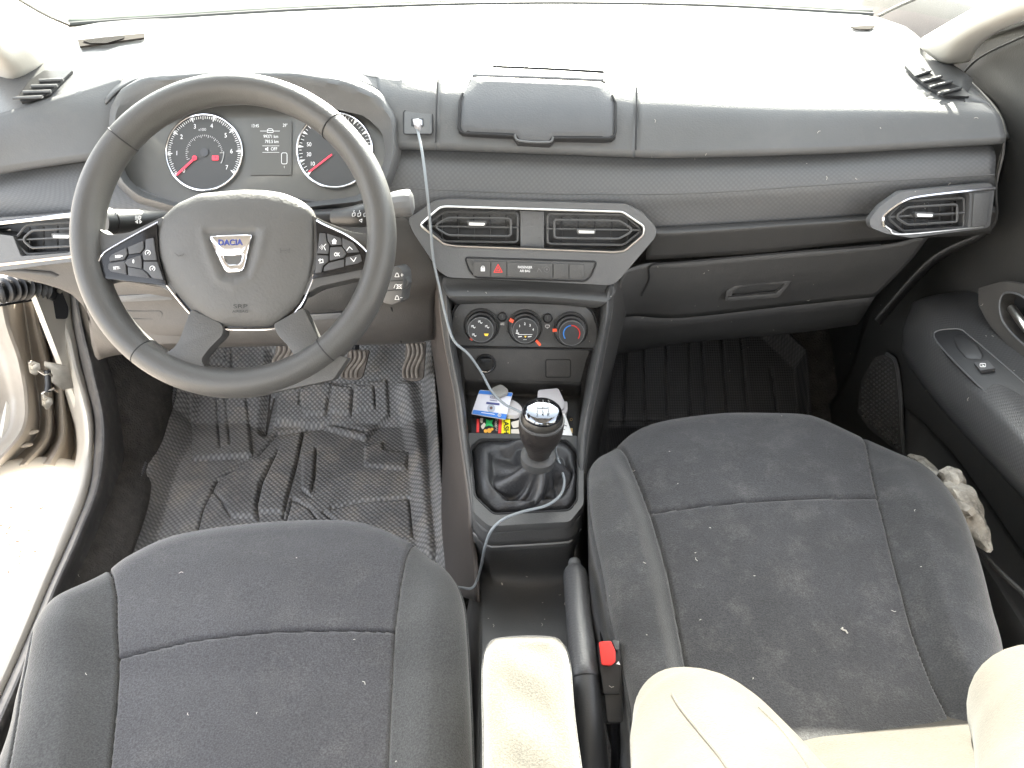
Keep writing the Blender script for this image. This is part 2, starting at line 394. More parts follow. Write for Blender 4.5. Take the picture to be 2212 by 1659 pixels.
# ================================================================== SETTING
g = obj('ground', [(-40, -40, -.36), (40, -40, -.36), (40, 40, -.36), (-40, 40, -.36)], [(0, 1, 2, 3)], M_ground, None, smooth=False, origin=(0, 0, -.36)); struct(g)
fl = MB()
def footprof(y): return np.maximum(0, (np.asarray(y) - 1.34)) * .75
fy = [-1.4, -.2, .5, 1.0, 1.34, 1.5, 1.7, 1.9]
car_floor = loft('car_floor', [[np.array([x, y, float(footprof(y)) - .012]) for x in np.linspace(-.80, .80, 20)] for y in fy], M_carpet, None, nu=20, nv=2, thick=.006, sharp=True, smooth_u=False)
struct(car_floor)
def floorhit(px, py, lift=0.0):
    v = ray(px, py); t = (lift - CAMZ) / v[2]; y = t * v[1]
    if y > 1.34:
        # z = .75 (y-1.34)+lift
        t = (lift - .75 * 1.34 - CAMZ) / (v[2] - .75 * v[1])
    return CAM + v * t

# ================================================================== CAR BODY SHELL
car = thing('car_body', 'champagne painted car shell with roof, pillars, sill and open door frame around the cabin', 'car body', (-.8, 0, -.3))
# sill flange, traced
SL = [(98, 560), (104, 640), (109, 692), (130, 742), (147, 807), (162, 860), (176, 910), (178, 970), (160, 1045), (130, 1106), (60, 1270), (0, 1413), (-140, 1700), (-330, 2050)]
SRt = [(148, 560), (152, 640), (158, 700), (165, 733), (173, 780), (188, 836), (203, 910), (205, 970), (198, 1030), (176, 1106), (120, 1233), (33, 1436), (-60, 1640), (-240, 2050)]
WR = [(172, 560), (185, 640), (194, 683), (205, 720), (218, 768), (232, 815), (244, 857), (250, 924), (248, 1000), (217, 1106), (167, 1206), (133, 1293), (95, 1400), (30, 1560), (-60, 1760), (-180, 2050)]
def zl(pts, z0, z1=None):       # z slides with height in the picture
    z1 = z0 if z1 is None else z1
    return [P(a, b, z=z0 + (z1 - z0) * min(1, max(0, (960 - b) / 380))) for a, b in pts]
outl = [(a - 14 - max(0, (b - 900)) * .02, b + 4) for a, b in SL]
sill = [[p + np.array([-.012, 0, -.34 - .0]) for p in zl(SL, .12, .42)], [p + np.array([-.02, 0, -.05]) for p in zl(SL, .12, .42)], zl(SL, .13, .43), zl([((a + c) / 2, (b + d) / 2) for (a, b), (c, d) in zip(SL, SRt)], .145, .44), zl(SRt, .13, .43)]
loft('sill', sill, M_paint, car, nu=70, nv=4, sharp=False)
wl = resample(catmull(SRt, 8), 14); wr = resample(catmull(WR, 8), 14)
seal = [zl(wl, .125, .43), zl(wl * .72 + wr * .28, .155, .46), zl(wl * .4 + wr * .6, .150, .455), zl(wr, .12, .43), [p + np.array([.004, 0, -.05]) for p in zl(wr, .115, .42)]]
loft('door_seal', seal, M_rubber, car, nu=90, nv=4)
# roof, header, pillars, rear (they shade the cabin)
roofs = []
for y, z, hw in [(.80, 1.125, .54), (.62, 1.165, .56), (.45, 1.20, .60), (.1, 1.225, .62), (-.6, 1.22, .62), (-1.3, 1.12, .60)]:
    roofs.append([np.array([x * hw, y, z - .05 * x * x - (.035 if abs(x) > .99 else 0)]) for x in np.linspace(-1, 1, 15)])
loft('roof', roofs, M_head, car, nu=30, nv=3, thick=.03)
obj('rear_bulkhead', [(-.7, -1.3, -.1), (.7, -1.3, -.1), (.7, -1.3, .75), (-.7, -1.3, .75)], [(0, 1, 2, 3)], M_low, car, solid=.05, smooth=False)
obj('rear_seat', *(lambda b: (b.V, b.F))(MB().add([(-.65, -1.2, 0), (.65, -1.2, 0), (.65, -.6, 0), (-.65, -.6, 0), (-.65, -1.2, .32), (.65, -1.2, .32), (.65, -.6, .34), (-.65, -.6, .34)], [(0, 1, 2, 3), (4, 5, 6, 7), (0, 1, 5, 4), (1, 2, 6, 5), (2, 3, 7, 6), (3, 0, 4, 7)])), M_fab2, car, bevel=.03)
tube('centre_pillar', [(-.80, -.22, .0), (-.78, -.24, .7), (-.64, -.28, 1.18)], .05, M_low, car, flat=1.6)
tube('centre_pillar', [(.80, -.22, .0), (.78, -.24, .7), (.64, -.28, 1.18)], .05, M_low, car, flat=1.6)
# windscreen pillars, traced at their foot
def pill(name, a_, b_, tip, m):
    loft(name, [[P(*a_[0]), P(*a_[1])], [P(*b_[0]), P(*b_[1])], tip], m, car, nu=12, nv=8, thick=.03, smooth_u=False)
T0 = [(-260, 130, 1.20), (-60, 92, 1.30), (147, 53, 1.40), (320, 42, 1.44), (700, 20, 1.46), (1106, 8, 1.47), (1500, 12, 1.46), (1885, 32, 1.43), (2040, 60, 1.36), (2160, 80, 1.27), (2300, 105, 1.18)]
pa = catmull([P(1985, 96, 1.27), P(2062, 52, 1.15), P(2150, 5, 1.04), P(2330, -90, .85)], 6)
pb = catmull([P(2044, 137, 1.22), P(2074, 90, 1.12), P(2150, 48, 1.02), P(2330, -20, .83)], 6)
pc = [q + np.array([.045, .02, -.0]) for q in pb]
loft('windscreen_pillar', [[q + np.array([.03, .05, .0]) for q in pa], pa, (pa + pb) / 2 + np.array([-.012, -.008, 0.004]), pb, pc], M_pill, car, nu=30, nv=4, thick=.004)
pa = catmull([P(155, 66, 1.38), P(103, 138, 1.24), P(100, 60, 1.16), P(-140, -130, .85)], 6)
la = catmull([P(103, 138, 1.22), P(60, 85, 1.12), P(-20, 20, 1.02), P(-240, -120, .83)], 6)
lb = catmull([P(32, 180, 1.16), P(18, 145, 1.10), P(-20, 110, 1.0), P(-240, 10, .83)], 6)
loft('windscreen_pillar', [[q + np.array([-.03, .05, 0]) for q in la], la, (la + lb) / 2 + np.array([.012, -.008, .004]), lb, [q + np.array([-.045, .02, 0]) for q in lb]], M_pill, car, nu=30, nv=4, thick=.004)
# windscreen: a thing of its own
T0w = [P(a, b, y) for a, b, y in T0]
ws = thing('windscreen', 'sloping windscreen above the dashboard with green tinted lower edge', 'windscreen', (0, 1.47, .86))
hd = [np.array([x, .80 - .05 * abs(x / .6) ** 2, 1.115 - .03 * abs(x / .6) ** 2]) for x in np.linspace(-.60, .60, 9)]
Gw = loftgrid([T0w, hd], 40, 10, True, True)
obj('pane', (Gw + np.array([0, .012, .012])).reshape(-1, 3), gridfaces(Gw.shape[0], Gw.shape[1]), M_glass, ws)
T0s = [P(a, b, y) for a, b, y in T0]
tube('seal_strip', resample(catmull(T0s[2:-3], 8), 60), .0045, mat('screen_seal', (.03, .03, .025), .5), ws, n=8)
lowe = [P(a, b - 1.5, y + .02) for a, b, y in T0[2:-3]]; upe = [P(a, b - 12, y + .05) for a, b, y in T0[2:-3]]
loft('tinted_edge', [lowe, upe], mat('tinted_edge', (.030, .040, .033), .9, spec=.05, var=.3, vscale=20), ws, nu=50, nv=2, sharp=True)
for pts in ([(147, 53, 1.38), (100, 32, 1.30), (45, 0, 1.2), (0, -30, 1.12)], [(1901, 33, 1.41), (1930, 18, 1.35), (1971, 0, 1.28), (2030, -25, 1.2)]):
    tube('seal_strip', catmull([P(*p) for p in pts], 5), .003, mat('screen_seal', (.03, .03, .025), .5), ws, n=8)
# scuttle outside
ck = obj('bonnet', *(lambda G: (G.reshape(-1, 3), gridfaces(G.shape[0], G.shape[1])))(loftgrid([[q + np.array([0, .10, -.06]) for q in T0w], [np.array([x, 2.3, .62]) for x in np.linspace(-.8, .8, 9)]], 30, 6, True, True)), M_paint, car, solid=.01)

# ---- door jamb with hinge, seen through the open driver's door
jl = []
for x, pts in [(-1.02, [(-160, 600), (-160, 800), (-160, 900), (-160, 1010), (-260, 1110)]), (-.95, [(-30, 600), (-20, 700), (0, 800), (20, 880), (10, 950), (-40, 1010)]), (-.905, [(0, 600), (18, 700), (44, 777), (58, 866), (50, 930), (-10, 1003)]),
               (-.955, [(40, 600), (55, 700), (68, 790), (82, 870), (78, 940), (10, 1010)]), (-.915, [(62, 600), (78, 700), (100, 790), (104, 880), (100, 945), (50, 1005)]), (-.94, [(72, 600), (95, 700), (112, 790), (118, 880), (116, 950), (80, 1000)]),
               (-.895, [(85, 600), (108, 700), (126, 790), (134, 870), (135, 945), (105, 1005)]), (-.925, [(95, 600), (112, 700), (136, 790), (150, 870), (160, 950), (150, 1010)]), (-.87, [(104, 600), (114, 700), (146, 800), (164, 870), (178, 950), (168, 1020)])]:
    jl.append([P(a, b, x=x) for a, b in pts])
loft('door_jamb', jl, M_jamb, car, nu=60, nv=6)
tube('sill_lip', catmull([P(-90, 1060, x=-.95), P(0, 1018, x=-.94), P(90, 1004, x=-.92), P(160, 1012, x=-.885), P(172, 1030, x=-.875)], 8), .016, M_paint, car, n=14)
pjp = Plane(P(62, 950, x=-.925), (.8, -.5, .35))
for ex, ey in ((70, 934), (57, 962)): dome('jamb_pressing', pjp, [(ex + 15 * math.cos(t) + 0 * math.sin(t), ey - 3 * math.cos(t) + 5 * math.sin(t)) for t in np.linspace(0, 2 * math.pi, 24)[:-1]], .005, M_jamb, car, base=.003, rings=6)
dh = thing('door_hinge', 'bare zinc door hinge with two hex bolts on the front jamb', 'hinge', P(110, 860, x=-.87))
pj = Plane(P(110, 830, x=-.862), (.75, -.6, .25))
prism('leaf', pj, rpoly([(96, 780), (146, 790), (154, 812), (160, 838), (136, 843), (112, 826), (110, 800), (96, 792)], 3), .007, M_steel, dh, bevel=.0015)
prism('leaf', pj, rpoly([(62, 782), (70, 778), (80, 790), (84, 806), (78, 812), (66, 806)], 4), .008, M_steel, dh, bevel=.0015)
prism('leaf', pj, rpoly([(92, 846), (100, 856), (110, 866), (108, 882), (100, 886), (92, 868)], 4), .008, M_steel, dh, bevel=.0015)
tube('bracket', [pj.m(84, 800, .008), pj.m(96, 808, .014), pj.m(106, 806, .016), pj.m(112, 812, .012)], .0035, M_steel, dh, n=8, flat=.5)
tube('bracket', [pj.m(90, 850, .008), pj.m(102, 842, .014), pj.m(116, 840, .016), pj.m(124, 846, .010)], .0035, M_steel, dh, n=8, flat=.5)
tube('pin', [pj.m(102, 800, .012), pj.m(104, 830, .012), pj.m(102, 846, .012)], .0055, M_black, dh, n=12)
for bx_, by_ in ((74, 792), (101, 868)):
    lathe('bolt', pj.m(bx_, by_, .008), pj.n, [(.010, 0), (.010, .003), (.0065, .003), (.0065, .010), (.001, .0105)], M_steel, dh, n=6, sharp=20)
wh = thing('wiring_boot', 'ribbed black rubber wiring boot and check strap crossing the door gap', 'wiring boot', P(60, 640, x=-.86))
pts = catmull([P(-90, 640, x=-.97), P(-20, 632, x=-.90), P(40, 622, x=-.875), P(90, 622, x=-.865)], 16)
tube('bellows', pts, [.020 + .0035 * math.sin(i * 1.6) for i in range(len(pts))], M_black, wh, n=16)
pk = Plane(P(110, 640, x=-.862), (.8, -.55, .2))
tube('rubber_flap', [P(92, 690, x=-.875), P(104, 720, x=-.875), P(122, 745, x=-.872)], [.010, .014, .005], M_black, wh, n=10, flat=.3)
prism('socket_plate', pk, rpoly([(70, 590), (113, 597), (132, 622), (150, 666), (147, 690), (103, 689), (91, 660), (72, 648)], 8), .010, M_black, wh, bevel=.003)
dome('socket_rim', pk, rpoly([(84, 608), (114, 612), (126, 636), (118, 652), (94, 644)], 8), .010, M_black, wh, base=.010)
tube('check_strap', [P(-60, 668, x=-.93), P(20, 655, x=-.89), P(100, 642, x=-.86)], .006, M_black, wh, n=8, flat=.4)
lathe('screw', pk.m(128, 628, .012), pk.n, [(.005, 0), (.005, .003), (.001, .003)], M_steel, wh, n=6)
# open driver's door: only its leading edge shows at the frame's left
dd_ = thing('driver_door', 'open driver door in champagne paint, only its edge showing left of the sill', 'car door', (-1.1, 1.0, 0))
loft('door_shell', [[P(-10, 690, x=-.98), P(6, 780, x=-.96), P(18, 860, x=-.955), P(4, 960, x=-.96), P(-30, 1010, x=-.97)], [P(-40, 690, x=-1.0), P(-26, 780, x=-.99), P(-14, 860, x=-.985), P(-30, 960, x=-.99), P(-60, 1010, x=-1.0)],
                    [P(-260, 640, x=-1.25), P(-260, 780, x=-1.25), P(-260, 860, x=-1.25), P(-260, 960, x=-1.25), P(-300, 1010, x=-1.25)]], M_paint, dd_, nu=30, nv=5, thick=.02)

# left carpet wall between seal and mat
cw = zl(resample(catmull(WR[2:], 8), 16), .11, .40)
MLe = [(395, 745), (397, 860), (385, 930), (345, 1010), (310, 1130), (285, 1205), (230, 1300), (150, 1500), (60, 1760), (0, 2050)]
mlw = [floorhit(a - 8, b, .02) for a, b in resample(catmull(MLe, 8), 16)]
mid = [np.array([a[0] + .05, a[1] * .8 + b[1] * .2, a[2] * .55 + b[2] * .45 - .01]) for a, b in zip(cw, mlw)]
c3 = loft('side_carpet', [cw, mid, mlw], M_carpet, car, nu=60, nv=6)

# ================================================================== DRIVER MAT
def pxgrid(front, back, left, right, nu, nv, base, height, normal=(0, 0, 1)):
    G = coons(front, back, left, right, nu, nv); U, V = G[..., 0], G[..., 1]
    W = np.array([[base(U[i, j], V[i, j]) for j in range(nu)] for i in range(nv)])
    H = height(U, V, W); W = W + H[..., None] * np.array(normal, float); return W, U, V
MRe = [(930, 735), (942, 850), (950, 980), (958, 1090), (972, 1230), (985, 1400)]
ml = resample(catmull([(395, 738)] + MLe[1:8], 8), 60); mr_ = resample(catmull(MRe, 8), 60)
gro = [[(467, 858), (478, 975)], [(488, 858), (499, 968)], [(500, 1120), (480, 1085), (458, 1060), (470, 1040), (510, 1012), (545, 990)], [(560, 1125), (556, 1090), (566, 1050), (590, 1000), (602, 975)],
       [(612, 1122), (620, 1085), (640, 1010), (655, 940)], [(683, 970), (680, 1030), (672, 1075), (655, 1065)], [(618, 1130), (632, 1080), (668, 1100), (684, 1122)], [(716, 1100), (780, 1085), (880, 1078)], [(884, 1078), (892, 1160)],
       [(560, 985), (600, 940), (720, 925), (790, 940)], [(500, 745), (500, 800)], [(440, 800), (520, 806)], [(650, 855), (648, 880)], [(712, 870), (706, 905)], [(765, 850), (760, 905)], [(810, 850), (812, 890)],
       [(470, 1040), (440, 1100), (420, 1180)], [(700, 1110), (760, 1160)]]
pads = [[(418, 858), (530, 858), (545, 990), (420, 998)], [(600, 850), (835, 830), (840, 905), (790, 955), (700, 930), (598, 915)], [(690, 832), (716, 842), (706, 905), (660, 905), (650, 860)], [(724, 845), (760, 850), (757, 905), (716, 900)], [(770, 846), (808, 846), (812, 890), (770, 900)],
        [(790, 970), (826, 962), (828, 978), (882, 984), (876, 1018), (790, 1010)], [(604, 975), (655, 935), (640, 1010), (615, 1110), (560, 1110), (570, 1050)], [(468, 1062), (540, 995), (590, 995), (560, 1050), (550, 1120), (500, 1120)], [(655, 985), (682, 975), (676, 1075), (655, 1062)],
        [(440, 750), (488, 750), (486, 786), (440, 786)]]
def mh(U, V, W):
    h = np.zeros(U.shape)
    for gl in gro: h -= .007 * np.exp(-(dseg(U, V, gl) / 2.6) ** 2)
    for i, pd in enumerate(pads): h += (.010 if i < 2 else .006) * sstep(-3, 3, sdpoly(U, V, pd))
    dl = dseg(U, V, ml); h += .055 * (1 - sstep(0, 42, dl)); dr = dseg(U, V, mr_); h += .05 * (1 - sstep(0, 30, dr))
    h += .03 * (1 - sstep(0, 16, np.abs(U - 565) + np.maximum(0, V - 900))) * 0
    h += .020 * sstep(20, 0, dseg(U, V, [(590, 850), (572, 930), (590, 760)])) * -1
    h += .020 * sstep(30, 0, dseg(U, V, [(880, 850), (910, 1010), (930, 1200)]))
    return h + .003
fr = [(395, 738), (650, 733), (930, 735)]; bk = [(150, 1500), (600, 1460), (985, 1400)]
W, U, V = pxgrid(fr, bk, ml, mr_, 250, 300, lambda a, b: floorhit(a, b, .006), mh)
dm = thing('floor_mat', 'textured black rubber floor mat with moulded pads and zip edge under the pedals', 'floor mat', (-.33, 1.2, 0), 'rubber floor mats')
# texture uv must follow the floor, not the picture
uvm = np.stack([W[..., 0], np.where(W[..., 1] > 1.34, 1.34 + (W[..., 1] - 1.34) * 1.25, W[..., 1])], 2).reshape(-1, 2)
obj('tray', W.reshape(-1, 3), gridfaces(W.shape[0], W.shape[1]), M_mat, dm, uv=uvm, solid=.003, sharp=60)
ze = [W[i, 0] + np.array([-.002, 0, .003]) for i in range(0, W.shape[0])]
zz = resample(ze, 260); tube('zip_edge', zz, [.0035 + .0016 * (i % 2) for i in range(260)], mat('zip_edge', (.10, .10, .10), .5), dm, n=6)
# passenger mat
pl_ = [(1330, 700), (1312, 800), (1300, 910), (1290, 1010), (1285, 1100)]; pr_ = [(1640, 700), (1735, 790), (1742, 900), (1745, 1000), (1745, 1100)]
pg = [[(x0, 722), (x1, 910), (x2, 912)] for x0, x1, x2 in [(1352, 1345, 1345), (1392, 1392, 1392), (1440, 1440, 1440), (1490, 1490, 1490), (1515, 1527, 1527), (1560, 1570, 1570), (1600, 1616, 1616)]] + [[(1305, 908), (1616, 905)], [(1665, 800), (1680, 900)]]
def ph(U, V, W):
    h = np.zeros(U.shape) + .003
    for gl in pg: h -= .007 * np.exp(-(dseg(U, V, gl) / 2.8) ** 2)
    h += .04 * (1 - sstep(0, 22, dseg(U, V, pr_))) + .04 * (1 - sstep(0, 14, dseg(U, V, pl_))); return h
Wp_, U2, V2 = pxgrid([(1330, 700), (1640, 700)], [(1285, 1100), (1745, 1100)], pl_, pr_, 110, 90, lambda a, b: floorhit(a, b, .006), ph)
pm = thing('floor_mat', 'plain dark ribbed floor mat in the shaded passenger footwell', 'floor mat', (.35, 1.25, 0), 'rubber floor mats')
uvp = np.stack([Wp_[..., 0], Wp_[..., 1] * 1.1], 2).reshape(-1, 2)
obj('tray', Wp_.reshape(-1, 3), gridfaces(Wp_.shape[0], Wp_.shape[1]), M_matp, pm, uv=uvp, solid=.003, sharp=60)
# bulkhead behind pedals
fw = loft('bulkhead', [[np.array([x, 1.9, .40]) for x in (-.8, 0, .8)], [np.array([x, 1.75, .78]) for x in (-.8, 0, .8)], [np.array([x, 1.50 - abs(x) * .22, .82 - 0.02 * abs(x)]) for x in (-.84, -.4, 0, .4, .84)]], M_carpet, car, nu=16, nv=4, sharp=True, smooth_u=False)
for sx in (-.86, .80): obj('wing', [(sx, 1.16, -.3), (sx, 2.0, -.3), (sx, 2.0, .7), (sx, 1.45, .84), (sx, 1.2, .82)], [(0, 1, 2, 3, 4)], M_paint, car, solid=.01, smooth=False)
# ================================================================== PEDALS
def pedal(px, py, w, h, label, lean=0.0, y=1.40):
    pl = Plane(P(px, py, y=y), (0, -.78, .62)); t = thing('pedal', label, 'pedal', P(px, py, y=y), 'foot pedals')
    out = rpoly([(px - w / 2 + lean, py - h / 2), (px + w / 2 + lean, py - h / 2), (px + w / 2 - lean, py + h / 2 - 6), (px + w / 4 - lean, py + h / 2), (px - w / 4 - lean, py + h / 2), (px - w / 2 - lean, py + h / 2 - 6)], 7)
    prism('pad', pl, out, .010, M_rubp, t, bevel=.003)
    b = MB()
    for k in range(4):
        x = px - w / 2 + w * (k + .7) / 4.6; pts = []
        for i in range(11):
            q = i / 10; yy = py - h * .44 + h * .86 * q; pts.append(pl.m(x + lean * (1 - 2 * q) + 5 * math.sin(q * 6.0) - 3, yy, .0115))
        b.add(*g_tube(pts, .0034, 6))
    b.obj('tread_rib', mat('pedal_rib', (.30, .26, .22), .75, var=.3, vscale=60), t)
    tube('arm', [pl.m(px, py - h * .3, -.004), pl.m(px, py - h * .9, -.0) + np.array([0, .06, .06]), np.array(pl.m(px, py - h, 0)) + np.array([0, .12, .25])], .008, M_black, t, n=8)
    return t
pedal(618, 768, 50, 56, 'worn rubber clutch pedal showing through the gap between the lower spokes', 4)
pedal(768, 788, 46, 66, 'worn rubber brake pedal half hidden behind the lower right of the wheel rim', 8)
pedal(896, 780, 44, 86, 'tall wavy ribbed accelerator pedal beside the centre console', 3)

# ================================================================== DASHBOARD
dash = thing('dashboard', 'full width dark grey dashboard with sunlit top, vents and embossed band', 'dashboard', (0, 1.1, .4))
T1 = [(-70, 262, 1.04), (47, 233, 1.07), (140, 204, 1.09), (233, 173, 1.12), (277, 157, 1.14), (333, 148, 1.15), (533, 144, 1.15), (737, 147, 1.15), (870, 166, 1.13), (947, 171, 1.13), (1020, 174, 1.13), (1304, 184, 1.13), (1374, 192, 1.13), (1700, 208, 1.12), (1950, 215, 1.10), (2087, 222, 1.08)]
T1w = [P(a, b, y) for a, b, y in T1]
tl = resample(catmull(T1w, 8), 20); t0 = resample(catmull(T0s, 8), 20)
t0 = np.array([t0[i] for i in range(20)])
midt = [a * .35 + b * .65 + np.array([0, 0, .006]) for a, b in zip(tl, t0)]
# the back line is pulled to the width of the cabin
tbk = [P(a, b + 2, y - .004) for a, b, y in [(-150, 150, 1.15), (30, 110, 1.24), (147, 60, 1.36), (320, 44, 1.43), (700, 22, 1.455), (1106, 10, 1.465), (1500, 14, 1.455), (1885, 34, 1.425), (1990, 92, 1.30), (2100, 170, 1.18)]]
tbk = resample(catmull(tbk, 8), 20)
midt = [a * .4 + b * .6 + np.array([0, 0, .004]) for a, b in zip(tl, tbk)]
edge = [q + np.array([0, -.006, -.006]) for q in tl]
loft('hidden_sun_block', [[q + np.array([0, .006, .002]) for q in tbk], [q + np.array([0, .02, -.12]) for q in tbk], [np.array([q[0], 1.74, .40]) for q in tbk]], M_low, dash, nu=40, nv=2, sharp=True)  # unseen panel added to stop sun leaking through the hollow dash
from mathutils.bvhtree import BVHTree
def Hit(G):
    T = BVHTree.FromPolygons([Vector(v) for v in G.reshape(-1, 3)], gridfaces(G.shape[0], G.shape[1]))
    def f(px, py):
        h = T.ray_cast(Vector(CAM), Vector(ray(px, py)))
        n = np.array(h[1]); n = n if n[2] > 0 else -n
        return Plane(np.array(h[0]), n)
    return f
pad_at = Hit(loftgrid([tbk, midt, [q + np.array([0, .006, .001]) for q in tl], edge], 90, 5))
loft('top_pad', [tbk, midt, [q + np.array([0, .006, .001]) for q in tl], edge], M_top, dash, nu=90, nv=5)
# upper fascia: right and left pieces
def fascia(name, top, bot, m, bulge=.010, nu=60, lipd=.028, **kw):
    a = resample(catmull([P(*q) for q in top], 8), 16); b = resample(catmull([P(*q) for q in bot], 8), 16)
    m1 = a * .6 + b * .4 + np.array([0, -bulge, bulge * .6]); m2 = a * .12 + b * .88 + np.array([0, -bulge * .3, bulge * .1])
    lip = b + np.array([0, .004, -.008]); back = b + np.array([0, lipd, -.006])
    return loft(name, [a, m1, m2, b, lip, back], m, dash, nu=nu, nv=4, **kw)
fascia('upper_fascia', [(1374, 192, 1.125), (1700, 208, 1.115), (1950, 215, 1.095), (2087, 222, 1.075), (2130, 226, 1.06)], [(1372, 327, 1.05), (1474, 329, 1.05), (1807, 319, 1.045), (2000, 308, 1.03), (2172, 298, 1.00)], M_dash)
fascia('upper_fascia', [(947, 171, 1.125), (1020, 174, 1.125), (1304, 184, 1.125), (1374, 192, 1.125)], [(943, 312, 1.05), (1104, 318, 1.05), (1250, 323, 1.05), (1372, 328, 1.05)], M_dash, nu=40)
fascia('upper_fascia', [(812, 158, 1.135), (870, 166, 1.125), (947, 171, 1.125)], [(848, 312, 1.058), (880, 311, 1.055), (943, 312, 1.05)], M_dash, nu=20)
fascia('upper_fascia', [(-90, 270, 1.03), (47, 233, 1.065), (233, 173, 1.115), (266, 163, 1.125)], [(-90, 385, 1.00), (0, 363, 1.02), (187, 335, 1.045), (243, 333, 1.055)], M_dash)
loft('hood_lip', [[P(a, b + 1, y - .003) for a, b, y in [(225, 177, 1.12), (277, 158, 1.14), (333, 149, 1.15), (533, 145, 1.15), (737, 148, 1.15), (870, 167, 1.125)]], [P(a, b, y) for a, b, y in [(228, 225, 1.08), (262, 192, 1.10), (330, 168, 1.12), (533, 160, 1.125), (750, 170, 1.12), (868, 235, 1.085)]]], M_dash, dash, nu=60, nv=5)
# seams
for s in ([(947, 172, 1.118), (944, 240, 1.075), (942, 312, 1.045)], [(1374, 193, 1.118), (1373, 262, 1.075), (1372, 328, 1.045)]):
    tube('panel_gap', catmull([P(a, b, y) + np.array([0, -.004, .004]) for a, b, y in s], 8), .0012, M_seam, dash, n=6)
# embossed band
B = [[(835, 318, 1.075), (944, 320, 1.075), (1104, 326, 1.075), (1370, 336, 1.075), (1474, 336, 1.075), (1807, 325, 1.07), (2142, 306, 1.03)],
     [(835, 360, 1.05), (1104, 370, 1.05), (1370, 378, 1.05), (1807, 362, 1.04), (2150, 340, 1.005)],
     [(828, 404, 1.035), (1137, 417, 1.035), (1474, 418, 1.035), (1807, 397, 1.025), (2148, 377, .995)],
     [(790, 436, 1.03), (1137, 452, 1.03), (1474, 452, 1.035), (1807, 432, 1.025), (2150, 408, 1.0)],
     [(800, 478, 1.028), (1137, 490, 1.03), (1420, 492, 1.035), (1874, 466, 1.03), (2152, 442, 1.005)]]
loft('embossed_band', [[P(*q) for q in l] for l in B], M_band, dash, nu=90, nv=5)
tube('band_crease', [P(a, b, y - .001) for a, b, y in catmull(B[2], 8)], .0012, M_dash, dash, n=6)
Bl = [[(-90, 392, 1.03), (0, 372, 1.045), (240, 338, 1.07)], [(-90, 425, 1.01), (0, 410, 1.02), (262, 385, 1.05)], [(-90, 462, 1.0), (0, 455, 1.01), (385, 446, 1.03)], [(-90, 500, 1.0), (0, 495, 1.01), (385, 500, 1.03)]]
loft('embossed_band', [[P(*q) for q in l] for l in Bl], M_band, dash, nu=50, nv=5)
# lower dash, passenger side
Lw = [[(1400, 492, 1.034), (1474, 490, 1.034), (1874, 466, 1.028), (2150, 444, 1.0)], [(1400, 500, 1.018), (1474, 500, 1.018), (1874, 474, 1.012), (2150, 456, .985)], [(1400, 514, 1.022), (1474, 512, 1.02), (1874, 484, 1.015), (2150, 466, .99)],
      [(1395, 560, 1.045), (1640, 545, 1.04), (1874, 520, 1.035), (2140, 505, 1.0)]]
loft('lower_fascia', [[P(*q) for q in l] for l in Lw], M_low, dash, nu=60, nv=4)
Gb = [[(1345, 585, 1.03), (1400, 568, 1.046), (1474, 566, 1.046), (1650, 550, 1.042), (1900, 530, 1.04), (2010, 505, 1.03)], [(1330, 630, 1.03), (1390, 625, 1.06), (1474, 625, 1.06), (1700, 605, 1.06), (1960, 570, 1.05)], [(1312, 690, 1.05), (1372, 682, 1.10), (1474, 685, 1.10), (1700, 660, 1.10), (1890, 640, 1.08)], [(1300, 770, 1.12), (1330, 765, 1.22), (1474, 740, 1.2), (1700, 720, 1.2), (1850, 700, 1.2)], [(1330, 700, 1.5), (1474, 700, 1.5), (1700, 690, 1.5), (1850, 660, 1.5)]]
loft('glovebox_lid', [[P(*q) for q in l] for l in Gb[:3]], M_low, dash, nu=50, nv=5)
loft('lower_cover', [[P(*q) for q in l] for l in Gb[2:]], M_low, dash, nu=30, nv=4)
gl = bpy.data.objects['glovebox_lid']
tube('panel_gap', [P(a, b, y) + np.array([0, -.002, .002]) for a, b, y in catmull([(1385, 640, 1.06), (1402, 605, 1.052), (1407, 575, 1.044), (1474, 567, 1.044), (1650, 551, 1.040), (1900, 530, 1.036)], 6)], .0014, M_seam, dash, n=6)
pg_ = Plane(P(1620, 630, y=1.062), (0, -.9, -.05))
bezel('handle', pg_, rpoly([(1570, 628), (1600, 612), (1712, 604), (1700, 622), (1682, 644), (1566, 652)], 5), rpoly([(1584, 630), (1604, 620), (1696, 612), (1690, 622), (1676, 634), (1580, 642)], 4), .002, M_low, gl, deep=.007)
prism('handle_grip', pg_, rpoly([(1572, 643), (1676, 634), (1678, 640), (1574, 650)], 2), .006, M_low, gl, bevel=.002)
# dash right end cap
loft('end_cap', [[P(2168, 296, 1.0), P(2168, 330, 1.0), P(2152, 400, .995), P(2153, 470, .99), P(2130, 500, 1.0), P(2010, 560, 1.03), P(1890, 690, 1.09)], [P(2176, 300, 1.2), P(2160, 340, 1.2), P(2150, 400, 1.2), P(2150, 470, 1.2), P(2135, 520, 1.2), P(2020, 570, 1.2), P(1900, 700, 1.2)]], M_low, dash, nu=30, nv=3)
loft('end_cap', [[P(2087, 222, 1.075), P(2130, 226, 1.06), P(2152, 245, 1.04), P(2168, 296, 1.0)], [P(2045, 140, 1.22), P(2110, 190, 1.2), P(2160, 245, 1.15), P(2180, 300, 1.1)]], M_dash, dash, nu=20, nv=5)
